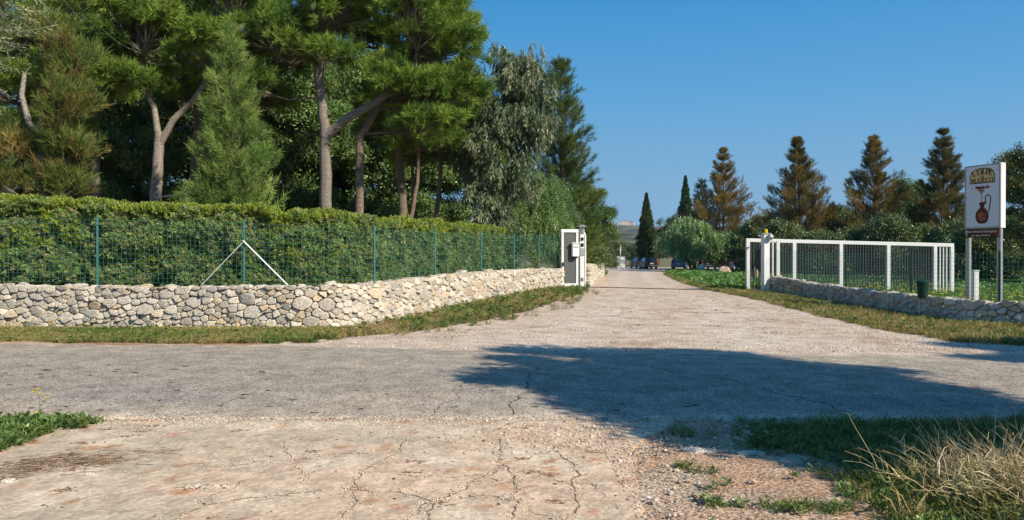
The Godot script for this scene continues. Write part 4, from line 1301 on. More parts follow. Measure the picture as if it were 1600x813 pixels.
func make_fences() -> void:
	var o := thing("wire_fence", "green wire mesh fence on green posts along the pale wall and hedge", "fence")
	var off := func(x: float, z: float) -> Vector3: return Vector3(x, 0, z)
	# plan of the posts, just behind the wall's middle; top heights from the photograph
	var posts := [Vector3(-12.2, 1.0, -16.2), Vector3(-9.08, 1.0, -16.1), Vector3(-5.85, 0.95, -16.05), Vector3(-3.2, 0.92, -17.1), Vector3(-2.15, 0.93, -20.6), Vector3(-0.97, 0.98, -23.3), Vector3(0.07, 1.0, -25.9), Vector3(1.03, 1.02, -28.0), Vector3(1.9, 1.05, -29.9)]
	var tops := [2.46, 2.42, 2.34, 2.24, 2.28, 2.32, 2.36, 2.4, 2.44]
	for k in posts.size():
		fence_post(o, posts[k], tops[k] - posts[k].y + 0.03, M.green_paint)
	for k in posts.size() - 1:
		var a: Vector3 = posts[k]
		var b: Vector3 = posts[k + 1]
		part("mesh_panel", wire_panel(a + Vector3(0, 0.03, 0.03), b + Vector3(0, 0.03, 0.03), tops[k] - a.y - 0.06, tops[k + 1] - b.y - 0.06, 0.098, 0.003), M.green_wire, o)
	var br := MB.new()
	var mid: Vector3 = posts[2]
	br.tube([Vector3(mid.x, 1.93, mid.z + 0.05), Vector3(-4.83, 0.93, -15.95)], [0.017, 0.017], 6)
	part("brace", br, M.white_paint, o)
	br = MB.new()
	br.tube([Vector3(mid.x, 1.9, mid.z + 0.05), Vector3(-6.75, 0.95, -15.95)], [0.008, 0.008], 5)
	part("brace_wire", br, M.white_paint, o)
	# the fence on the right wall
	o = thing("wire_fence", "dark green wire mesh fence on the shaded wall before the sign", "fence")
	posts = [Vector3(10.75, 0.7, -30.0), Vector3(10.75, 0.6, -27.0), Vector3(10.72, 0.55, -23.6), Vector3(10.75, 0.5, -19.8), Vector3(11.4, 0.5, -17.2), Vector3(14.2, 0.5, -15.85), Vector3(17.5, 0.5, -15.5)]
	for k in posts.size():
		fence_post(o, posts[k], 1.22, M.dark_green)
	for k in posts.size() - 1:
		part("mesh_panel", wire_panel(posts[k] + Vector3(0, 0.02, 0.03), posts[k + 1] + Vector3(0, 0.02, 0.03), 1.14, 1.14, 0.1, 0.003), M.green_wire, o)
	# rope between the trees
	var rp := MB.new()
	var a := Vector3(px(243, 23.5), py(309, 23.5), -23.5)
	var e := Vector3(px(346, 21.2), py(288, 21.2), -21.2)
	rp.tube([a, a.lerp(e, 0.5) + Vector3(0, -0.05, 0), e], [0.013, 0.013, 0.013], 5)
	var rope := part("rope", rp, M.white_paint, self)
	tag(rope, "white rope strung from the forked pine to the bright feathery tree", "rope")

func make_hedge() -> void:
	var o := thing("hedge", "long clipped leafy hedge behind the green wire fence", "hedge")
	var line := smooth_line([Vector2(-16, -16.75), Vector2(-9, -16.65), Vector2(-5.6, -16.6), Vector2(-4.4, -16.9), Vector2(-3.7, -17.8), Vector2(-2.7, -20.6), Vector2(-1.0, -24.6), Vector2(-0.35, -26.1)])
	var len := line_len(line)
	var top := func(u: float) -> float: return (2.9 - 0.42 * smoothstep(3.0, 13.5, u) + 0.05 * smoothstep(14, 22, u) + 0.12 * noise.get_noise_1d(u * 55) + 0.09 * noise.get_noise_1d(u * 210))
	var thick := 1.25
	var place := func(u: float, v: float, d: float) -> Vector3:
		var q := line_at(line, clampf(u, 0, len))
		var t: Vector2 = q[1]
		var p: Vector2 = q[0] + Vector2(-t.y, t.x) * d + t * (u - clampf(u, 0, len))
		return Vector3(p.x, v, p.y)
	var sc := Scatter.new()
	var lush := [Color(0.145, 0.23, 0.075), Color(0.2, 0.29, 0.105), Color(0.09, 0.16, 0.052), Color(0.25, 0.24, 0.14)]
	var young := [Color(0.26, 0.29, 0.045), Color(0.2, 0.26, 0.045), Color(0.12, 0.18, 0.035)]
	for k in 54000:
		var u := rf(0, len)
		var hh: float = top.call(u)
		var q := line_at(line, u)
		var t: Vector2 = q[1]
		var nn := Vector3(-t.y, 0, t.x)
		var bump := 0.16 * noise.get_noise_3d(u * 90, k * 0.0, 3.0)
		if k % 5 < 3:   # the face
			var v := rf(0.85, hh)
			bump = 0.34 * noise.get_noise_2d(u * 110, v * 130) + 0.1 * noise.get_noise_2d(u * 400, v * 400)
			var pal := lush if noise.get_noise_2d(u * 60 + 300, v * 80) + 0.35 * (v - 2.5) < 0.16 else young
			var d := 0.05 + bump - absf(rng.randfn(0, 0.09))
			sc.add(place.call(u, v, d), (nn * 0.7 + rdir() * 0.75 + Vector3(0, 0.35, 0)).normalized(), rng.randf() * TAU, rf(0.65, 1.2), pick(pal, 0.25))
		else:           # the top
			var d := rf(-thick, 0.1)
			sc.add(place.call(u, hh + 0.1 * noise.get_noise_2d(u * 140, d * 140) - absf(rng.randfn(0, 0.06)), d), (Vector3.UP + rdir() * 0.6).normalized(), rng.randf() * TAU, rf(0.65, 1.2), pick(young, 0.25))
	for k in 900:   # rounded end at the gate
		var v := rf(0.9, top.call(len))
		sc.add(place.call(len + rf(-0.05, 0.12), v, rf(-thick, 0)), (Vector3(0.5, 0.2, -0.8) + rdir() * 0.6).normalized(), rng.randf() * TAU, rf(0.65, 1.2), pick(lush, 0.25))
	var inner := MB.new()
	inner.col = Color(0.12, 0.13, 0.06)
	var n := 60
	for k in n:
		var u0 := len * k / n
		var u1 := len * (k + 1) / n
		var h0: float = top.call(u0) - 0.22
		var h1: float = top.call(u1) - 0.22
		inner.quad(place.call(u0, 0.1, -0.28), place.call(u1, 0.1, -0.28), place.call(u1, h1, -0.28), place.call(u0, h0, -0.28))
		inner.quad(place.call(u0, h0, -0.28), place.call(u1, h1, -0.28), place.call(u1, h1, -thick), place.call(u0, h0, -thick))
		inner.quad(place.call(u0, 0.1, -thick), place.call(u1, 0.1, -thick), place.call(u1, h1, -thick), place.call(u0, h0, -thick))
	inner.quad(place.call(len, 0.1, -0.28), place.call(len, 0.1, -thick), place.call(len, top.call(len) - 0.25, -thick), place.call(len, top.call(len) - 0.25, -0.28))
	for k in 120:   # stems
		var p: Vector3 = place.call(rf(0, len), 0.1, rf(-0.9, -0.4))
		inner.col = Color(0.24, 0.18, 0.12)
		inner.tube([p, p + Vector3(rf(-0.2, 0.2), 1.2, rf(-0.1, 0.1)), p + Vector3(rf(-0.4, 0.4), 2.2, rf(-0.1, 0.1))], [0.02, 0.014, 0.006], 4, false)
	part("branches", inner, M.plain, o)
	var fo := sc.node("foliage", T.sprig)
	fo.set_meta("kind", "stuff")
	o.add_child(fo)

# ------------------------------------------------------------------ gates
func make_gates() -> void:
	# open sliding gate behind the right wall; it stands on a slightly falling rail
	var z := -30.6
	var x0 := px(1166, -z)
	var x1 := px(1490, -z)
	var gy := func(x: float) -> float: return 0.10 - 0.0245 * (x - 10.2)
	var o := thing("sliding_gate", "open white steel sliding gate with dark grey gratings behind the shaded wall", "gate", Vector3(0, 0, z))
	var up := Basis(Vector3.BACK, -0.0245)
	var h := 2.22
	var b := MB.new()
	var cx := (x0 + x1) / 2
	b.box(Vector3(cx, gy.call(cx) + h - 0.08, 0), Vector3(x1 - x0, 0.15, 0.1), 0.012, up)
	part("top_rail", b, M.white_paint, o)
	b = MB.new()
	b.box(Vector3(cx, gy.call(cx) + 0.1, 0), Vector3(x1 - x0, 0.14, 0.1), 0.012, up)
	part("bottom_rail", b, M.white_paint, o)
	var cols := [1168.5, 1241, 1314, 1388, 1461, 1487.5]
	for k in cols.size():
		var x := px(cols[k], -z)
		b = MB.new()
		b.box(Vector3(x, gy.call(x) + h / 2 + 0.02, 0.003), Vector3(0.15, h - 0.31, 0.106), 0.012)
		part("upright", b, M.white_paint, o)
	for k in 4:
		var a := px(cols[k], -z) + 0.08
		var e := px(cols[k + 1], -z) - 0.08
		var gr := Node3D.new()
		gr.name = "grating"
		o.add_child(gr, true)
		var n := 16
		var bar := MB.new()
		bar.box(Vector3.ZERO, Vector3(0.026, h - 0.36, 0.05))
		var bm := bar.mesh(M.dark_bars)
		for j in n:
			var mi := MeshInstance3D.new()
			mi.name = "bar"
			mi.mesh = bm
			var x := lerpf(a, e, (j + 0.5) / n)
			mi.position = Vector3(x, gy.call(x) + h / 2 + 0.02, 0)
			gr.add_child(mi, true)
		var rods := MB.new()
		for j in 14:
			var f := (j + 0.5) / 14
			var yy: float = gy.call((a + e) / 2) + 0.2 + f * (h - 0.4)
			rods.box(Vector3((a + e) / 2, yy, 0.01), Vector3(e - a, 0.009, 0.009), 0.0, up)
		part("cross_rods", rods, M.dark_bars, gr)
	for f in [0.25, 0.5, 0.75]:
		var x := lerpf(px(1461, -z) + 0.08, px(1487.5, -z) - 0.08, f)
		b = MB.new()
		b.box(Vector3(x, gy.call(x) + h / 2 + 0.02, 0), Vector3(0.045, h - 0.34, 0.05), 0.008)
		part("bar", b, M.white_paint, o)
	# gate pillar
	var pz := -29.9
	var pxx := px(1196, 29.9)
	o = thing("gate_pillar", "white square steel pillar with a yellow warning lamp on its cap", "pillar", Vector3(pxx, ground(pxx, pz), pz), 0.18)
	b = MB.new()
	b.box(Vector3(0, 1.16, 0), Vector3(0.26, 2.4, 0.26), 0.015)
	part("post", b, M.white_paint, o)
	b = MB.new()
	b.box(Vector3(-0.03, 2.385, 0), Vector3(0.42, 0.035, 0.34), 0.01)
	part("cap", b, M.galvanised, o)
	b = MB.new()
	lathe(b, [Vector2(0.075, 0), Vector2(0.08, 0.04), Vector2(0.07, 0.12), Vector2(0.05, 0.165), Vector2(0.0, 0.175)], Vector3(0.02, 2.4, 0), 12)
	part("warning_lamp", b, M.yellow_lens, o)
	b = MB.new()
	lathe(b, [Vector2(0.0, -0.12), Vector2(0.09, -0.1), Vector2(0.125, 0.0), Vector2(0.09, 0.1), Vector2(0, 0.12)], Vector3(0.1, 2.24, 0.22), 12)
	part("sensor_housing", b, M.galvanised, o)
	b = MB.new()
	b.box(Vector3(-0.24, 2.3, 0.05), Vector3(0.2, 0.05, 0.06), 0.01)
	part("bracket", b, M.white_paint, o)
	# guide frame beside the pillar
	var gx := px(1212, 30.2)
	o = thing("guide_frame", "narrow white roller guide frame just behind the gate pillar", "frame", Vector3(gx, ground(gx, -30.2), -30.2))
	for s in [[0.1, 0.12], [-0.12, 0.05]]:
		b = MB.new()
		b.box(Vector3(s[0], 1.04, 0), Vector3(s[1], 2.1, 0.1), 0.01)
		part("post", b, M.white_paint, o)
	b = MB.new()
	b.box(Vector3(0.0, 2.14, 0), Vector3(0.34, 0.09, 0.1), 0.01)
	part("lintel", b, M.white_paint, o)
	# ground rail across the drive
	b = MB.new()
	for k in 20:
		var a := lerpf(px(918, 30.4), px(1160, 30.4), k / 20.0)
		var e := lerpf(px(918, 30.4), px(1160, 30.4), (k + 1) / 20.0)
		b.col = Color(0.16, 0.12, 0.09)
		b.quad(Vector3(a, ground(a, -30.3) + 0.035, -30.25), Vector3(e, ground(e, -30.3) + 0.035, -30.25), Vector3(e, ground(e, -30.3) + 0.035, -30.5), Vector3(a, ground(a, -30.3) + 0.035, -30.5), Vector3.UP)
		b.quad(Vector3(a, ground(a, -30.3) + 0.035, -30.25), Vector3(e, ground(e, -30.3) + 0.035, -30.25), Vector3(e, ground(e, -30.3) - 0.05, -30.25), Vector3(a, ground(a, -30.3) - 0.05, -30.25), Vector3.BACK)
	var rl := part("gate_rail", b, M.crack_fill, self)
	tag(rl, "rusty steel gate rail let into the gravel across the drive", "rail")
	# pedestrian gate on the left
	var lx := px(890, 29.6)
	var ly := ground(lx, -29.6)
	o = thing("pedestrian_gate", "white framed grey mesh gate with a letter box hung on it", "gate", Vector3(lx, ly, -29.6), 0.25)
	var gw := 0.62
	var gh := 2.35
	for s in [-1, 1]:
		b = MB.new()
		b.box(Vector3(s * gw / 2, gh / 2 + 0.02, 0), Vector3(0.1, gh - 0.29, 0.09), 0.012)
		part("upright", b, M.white_paint, o)
	b = MB.new()
	b.box(Vector3(0, gh - 0.06, 0.003), Vector3(gw + 0.1, 0.13, 0.096), 0.012)
	part("top_rail", b, M.white_paint, o)
	b = MB.new()
	b.box(Vector3(0, 0.09, 0.003), Vector3(gw + 0.1, 0.17, 0.096), 0.012)
	part("bottom_rail", b, M.white_paint, o)
	b = MB.new()
	b.box(Vector3(0, gh / 2 + 0.02, 0), Vector3(gw - 0.1, gh - 0.3, 0.012))
	part("mesh_sheet", b, mat("grey_sheet", lin(0.16, 0.165, 0.16), 0.7, M.limestone.albedo_texture, 0.06), o)
	b = MB.new()
	b.box(Vector3(-0.3, 0.95, 0.09), Vector3(0.05, 0.16, 0.05), 0.01)
	part("handle", b, M.black_plastic, o)
	var lb := thing("letter_box", "small white letter box with a rounded lid on the pedestrian gate", "letter box", o.position + Basis(Vector3.UP, 0.25) * Vector3(0.2, 1.28, 0.13), 0.25)
	b = MB.new()
	b.box(Vector3(0, 0.24, 0), Vector3(0.3, 0.5, 0.14), 0.03)
	part("box", b, M.white_paint, lb)
	b = MB.new()
	b.box(Vector3(0, 0.51, 0.01), Vector3(0.33, 0.05, 0.19), 0.02)
	part("lid", b, M.white_paint, lb)
	b = MB.new()
	b.box(Vector3(0, 0.36, 0.0715), Vector3(0.2, 0.03, 0.006))
	part("slot", b, M.black_plastic, lb)
	b = MB.new()
	b.box(Vector3(-0.02, -0.05, 0.02), Vector3(0.2, 0.07, 0.1), 0.02)
	part("newspaper_tray", b, M.black_plastic, lb)
	# intercom pillar
	var ix := px(909, 29.8)
	o = thing("intercom_pillar", "tall white pillar with a grey cap and black intercom panels", "pillar", Vector3(ix, ground(ix, -29.8), -29.8), 0.15)
	b = MB.new()
	b.box(Vector3(0, 1.22, 0), Vector3(0.18, 2.5, 0.18), 0.012)
	part("post", b, M.white_paint, o)
	b = MB.new()
	b.prism(PackedVector2Array([Vector2(-0.2, -0.2), Vector2(0.2, -0.2), Vector2(0.2, 0.2), Vector2(-0.2, 0.2)]), 2.473, 2.56, Transform3D(), 0.35)
	part("cap", b, M.grey_plastic, o)
	for s in [[2.3, 0.13, 0.22, "grey_plastic"], [1.98, 0.12, 0.12, "black_plastic"], [1.74, 0.13, 0.13, "black_plastic"], [1.46, 0.17, 0.3, "galvanised"]]:
		b = MB.new()
		b.box(Vector3(0, s[0], 0.105), Vector3(s[1] * 0.9, s[2], 0.03), 0.008)
		part("intercom_panel", b, M[s[3]], o)
	b = MB.new()
	b.box(Vector3(0.0, 0.35, 0.105), Vector3(0.1, 0.14, 0.03), 0.008)
	part("photocell", b, M.grey_plastic, o)
	var cxp := px(914.5, 30.6)
	o = thing("bent_pipe", "thin white pipe with a bent top behind the intercom pillar", "pipe", Vector3(cxp, ground(cxp, -30.6), -30.6))
	b = MB.new()
	b.tube([Vector3(0, -0.1, 0), Vector3(0, 2.1, 0), Vector3(-0.02, 2.22, 0), Vector3(-0.1, 2.3, 0), Vector3(-0.26, 2.28, 0)], [0.04, 0.04, 0.04, 0.04, 0.04], 8)
	part("pipe", b, M.white_paint, o)

func lathe(b: MB, prof: Array, at: Vector3, n: int) -> void:
	for k in prof.size() - 1:
		for j in n:
			var t0 := TAU * j / n
			var t1 := TAU * (j + 1) / n
			var p: Vector2 = prof[k]
			var q: Vector2 = prof[k + 1]
			var mid := Vector3(cos((t0 + t1) / 2), 0, sin((t0 + t1) / 2))
			var out := mid * (q.y - p.y) + Vector3.UP * (p.x - q.x)
			b.quad(at + Vector3(cos(t0) * p.x, p.y, sin(t0) * p.x), at + Vector3(cos(t1) * p.x, p.y, sin(t1) * p.x), at + Vector3(cos(t1) * q.x, q.y, sin(t1) * q.x), at + Vector3(cos(t0) * q.x, q.y, sin(t0) * q.x), out)

# ------------------------------------------------------------------ the sign
func plate(poly: PackedVector2Array, z0: float, z1: float, col: Color) -> MB:   # a flat outline of some thickness
	var b := MB.new()
	b.col = col
	var id := Geometry2D.triangulate_polygon(poly)
	for k in range(0, id.size(), 3):
		b.tri(Vector3(poly[id[k]].x, poly[id[k]].y, z1), Vector3(poly[id[k + 1]].x, poly[id[k + 1]].y, z1), Vector3(poly[id[k + 2]].x, poly[id[k + 2]].y, z1), Vector3.BACK)
	return b
func text(s: String, size: float, bold := true, serif := true) -> TextMesh:
	var f := SystemFont.new()
	f.font_names = PackedStringArray(["Droid Serif" if serif else "Droid Sans"])
	f.font_weight = 700 if bold else 400
	var t := TextMesh.new()
	t.text = s
	t.font = f
	t.font_size = 64
	t.pixel_size = size / 46.0
	t.depth = 0.002
	return t
func letters(parent: Node, s: String, size: float, at: Vector3, turn: float, m: Material, bold := true, serif := true) -> MeshInstance3D:
	var o := MeshInstance3D.new()
	o.name = "lettering"
	o.mesh = text(s, size, bold, serif)
	o.material_override = m
	o.mesh.material = m
	o.position = at
	o.rotation.z = turn
	parent.add_child(o, true)
	return o

func make_sign() -> void:
	var z := 20.0
	var x := px(1535, z)
	var o := thing("farm_sign", "tall white farm sign with a painted brown jug on two steel posts", "sign", Vector3(x, ground(x, -z), -z), -deg_to_rad(70))
	var w := 1.04
	var y0 := 2.33
	var y1 := 4.06
	for s in [-1, 1]:
		var b := MB.new()
		b.box(Vector3(s * 0.45, 1.08, -0.06), Vector3(0.12, 2.46, 0.1), 0.015)
		part("post", b, M.galvanised, o)
	var b := MB.new()
	b.box(Vector3(0, (y0 + y1) / 2, -0.1), Vector3(w, y1 - y0, 0.2), 0.02)
	part("light_box", b, M.white_paint, o)
	b = MB.new()
	b.box(Vector3(0, (y0 + y1) / 2, 0.003), Vector3(w - 0.1, y1 - y0 - 0.08, 0.008))
	var face := part("sign_face", b, M.sign_face, o)
	for e in [[0, y1 - 0.02, w - 0.02, 0.04], [0, y0 + 0.02, w - 0.02, 0.04]]:
		b = MB.new()
		b.box(Vector3(e[0], e[1], 0.006), Vector3(e[2], e[3], 0.014), 0.004)
		part("rim", b, M.galvanised, o)
	for s in [-1, 1]:
		b = MB.new()
		b.box(Vector3(s * (w / 2 - 0.025), (y0 + y1) / 2, 0.006), Vector3(0.045, y1 - y0 - 0.085, 0.014), 0.004)
		part("rim", b, M.galvanised, o)
	# arched name panel
	var arch := func(hw: float, low: float, high: float, rise: float) -> PackedVector2Array:
		var p := PackedVector2Array([Vector2(-hw, low), Vector2(hw, low)])
		for k in 13:
			var t := lerpf(1.0, -1.0, k / 12.0)
			p.append(Vector2(t * hw, high + rise * pow(maxf(0.0, 1.0 - pow(absf(t), 2.6)), 0.6)))
		return p
	var ink := Color(0.05, 0.012, 0.01)
	part("name_border", plate(arch.call(0.365, 3.55, 3.78, 0.19), 0, 0.0095, ink), M.sign_print, o)
	part("name_panel", plate(arch.call(0.345, 3.57, 3.77, 0.18), 0, 0.012, Color(0.72, 0.5, 0.22)), M.sign_print, o)
	var inkm := mat("sign_ink", lin(0.03, 0.008, 0.008), 0.5)
	var word := "L'OLPE"
	var xs := [-0.24, -0.155, -0.07, 0.055, 0.155, 0.25]
	for k in 6:
		var t: float = xs[k] / 0.3
		letters(o, word[k], 0.145 if k != 2 else 0.16, Vector3(xs[k], 3.80 + 0.065 * (1.0 - t * t) + (0.02 if k == 1 else 0.0), 0.0135), -t * 0.42, inkm)
	letters(o, "DI", 0.07, Vector3(0, 3.725, 0.0135), 0, inkm)
	letters(o, "MARCO", 0.125, Vector3(0, 3.63, 0.0135), 0, inkm)
	letters(o, "®", 0.03, Vector3(0.405, 3.88, 0.0085), 0, inkm, false, false)
	# painted jug with a handle, a thin stream and a bunch of flowers above it
	var clay := Color(0.14, 0.035, 0.02)
	var ring := func(cx: float, cy: float, rx: float, ry: float, n: int) -> PackedVector2Array:
		var p := PackedVector2Array()
		for k in n:
			p.append(Vector2(cx + cos(TAU * k / n) * rx, cy + sin(TAU * k / n) * ry))
		return p
	part("painted_jug", plate(PackedVector2Array([Vector2(-0.09, 2.46), Vector2(0.09, 2.46), Vector2(0.16, 2.53), Vector2(0.195, 2.64), Vector2(0.18, 2.75), Vector2(0.11, 2.85), Vector2(0.06, 2.89), Vector2(0.07, 2.97), Vector2(0.13, 3.02), Vector2(0.08, 3.05), Vector2(-0.08, 3.03), Vector2(-0.1, 2.99), Vector2(-0.06, 2.95), Vector2(-0.06, 2.89), Vector2(-0.13, 2.83), Vector2(-0.185, 2.75), Vector2(-0.195, 2.64), Vector2(-0.16, 2.53)]), 0, 0.0095, clay), M.sign_print, o)
	b = plate(ring.call(0.0, 2.65, 0.13, 0.13, 18), 0, 0.0115, Color(0.24, 0.075, 0.04))
	part("painted_jug", b, M.sign_print, o)
	b = MB.new()
	b.col = Color(0.42, 0.2, 0.1)
	for k in 26:
		var p := Vector2(rf(-0.11, 0.1), rf(2.53, 2.78))
		var q := plate(ring.call(p.x, p.y, rf(0.006, 0.02), rf(0.01, 0.035), 7), 0, 0.0125, pick([Color(0.5, 0.26, 0.13), Color(0.3, 0.09, 0.05), Color(0.12, 0.03, 0.02)]))
		for t in range(0, q.v.size(), 3):
			b.col = q.c[t]
			b.tri(q.v[t], q.v[t + 1], q.v[t + 2], Vector3.BACK)
	part("jug_pattern", b, M.sign_print, o)
	var strip := func(pts: Array, wd: float, col: Color, zz: float) -> MB:
		var m := MB.new()
		m.col = col
		for k in pts.size() - 1:
			var s: Vector2 = (pts[k + 1] - pts[k]).orthogonal().normalized() * wd / 2
			m.quad(Vector3(pts[k].x + s.x, pts[k].y + s.y, zz), Vector3(pts[k + 1].x + s.x, pts[k + 1].y + s.y, zz), Vector3(pts[k + 1].x - s.x, pts[k + 1].y - s.y, zz), Vector3(pts[k].x - s.x, pts[k].y - s.y, zz), Vector3.BACK)
		return m
	var hp := []
	for k in 15:
		var a := lerpf(2.9, -0.45, k / 14.0)
		hp.append(Vector2(0.17 + 0.075 * cos(a), 3.13 + 0.1 * sin(a)))
	hp.insert(0, Vector2(0.1, 3.0))
	hp.append(Vector2(0.225, 2.96))
	hp.append(Vector2(0.19, 2.77))
	part("painted_handle", strip.call(hp, 0.032, clay, 0.0098), M.sign_print, o)
	part("painted_stream", strip.call([Vector2(-0.015, 3.03), Vector2(-0.015, 3.22), Vector2(-0.02, 3.3)], 0.022, Color(0.35, 0.2, 0.13), 0.0088), M.sign_print, o)
	part("painted_bowl", plate(PackedVector2Array([Vector2(-0.02, 3.25), Vector2(0.1, 3.38), Vector2(-0.14, 3.38)]), 0, 0.0085, Color(0.45, 0.3, 0.17)), M.sign_print, o)
	b = MB.new()
	for k in 44:
		var q := plate(ring.call(rng.randfn(-0.01, 0.11), 3.43 + rng.randfn(0, 0.025), rf(0.02, 0.05), rf(0.01, 0.022), 8), 0, 0.0098 + 0.0001 * k, pick([Color(0.16, 0.02, 0.02), Color(0.07, 0.02, 0.015), Color(0.3, 0.13, 0.06)]))
		for t in range(0, q.v.size(), 3):
			b.col = q.c[t]
			b.tri(q.v[t], q.v[t + 1], q.v[t + 2], Vector3.BACK)
	part("painted_flowers", b, M.sign_print, o)
	# brown strip below
	b = MB.new()
	b.col = Color(0.085, 0.035, 0.02)
	b.box(Vector3(0, 2.2, 0.02), Vector3(w - 0.04, 0.24, 0.03), 0.004)
	part("name_strip", b, M.sign_print, o)
	var pale := mat("sign_pale", lin(0.7, 0.66, 0.58), 0.5)
	letters(o, "Agricoltura Biologica", 0.062, Vector3(-0.02, 2.245, 0.0365), 0, pale)
	letters(o, "tel. 095.4724474", 0.05, Vector3(-0.02, 2.135, 0.0365), 0, pale)
	part("arrow", strip.call([Vector2(-0.41, 2.28), Vector2(-0.455, 2.2), Vector2(-0.41, 2.12)], 0.025, Color(0.7, 0.66, 0.58), 0.037), M.sign_print, o)
	b = MB.new()
	for k in 5:
		b.col = Color(0.3, 0.16, 0.1)
		var q: MB = strip.call([Vector2(0.4 + 0.02 * k, 2.11), Vector2(0.385 + 0.03 * k, 2.2), Vector2(0.4 + 0.015 * k, 2.28)], 0.008, Color(0.3, 0.16, 0.1), 0.037 + k * 0.0004)
		for t in range(0, q.v.size(), 4):
			b.quad(q.v[t], q.v[t + 1], q.v[t + 2], q.v[t + 3], Vector3.BACK)
	part("plant_emblem", b, M.sign_print, o)
	# bin and short white post by the gate
	var bx := px(1437, 19.2)
	o = thing("litter_bin", "small dark green litter bin hung on a pole behind the shaded wall", "litter bin", Vector3(px(1438, 18.9), ground(12, -18.9), -18.9))
	b = MB.new()
	b.tube([Vector3(0, -0.1, 0), Vector3(0, 0.9, 0)], [0.03, 0.03], 8)
	part("pole", b, M.galvanised, o)
	b = MB.new()
	lathe(b, [Vector2(0.0, 0.5), Vector2(0.1, 0.5), Vector2(0.115, 0.53), Vector2(0.14, 0.86), Vector2(0.145, 0.9)], Vector3(0.02, 0, 0.09), 14)
	part("bucket", b, M.dark_green, o)
	b = MB.new()
	lathe(b, [Vector2(0.155, 0.895), Vector2(0.15, 0.93), Vector2(0.08, 0.965), Vector2(0.0, 0.97)], Vector3(0.02, 0, 0.09), 14)
	part("lid", b, M.dark_green, o)
	var wx := px(1524, 22)
	o = thing("short_post", "short white square post between the sign's two posts", "post", Vector3(wx, ground(wx, -22), -22))
	b = MB.new()
	b.box(Vector3(0, 0.55, 0), Vector3(0.15, 1.16, 0.15), 0.012)
	part("shaft", b, M.white_paint, o)
	b = MB.new()
	b.box(Vector3(0, 1.145, 0), Vector3(0.18, 0.03, 0.18))
	part("cap", b, M.white_paint, o)

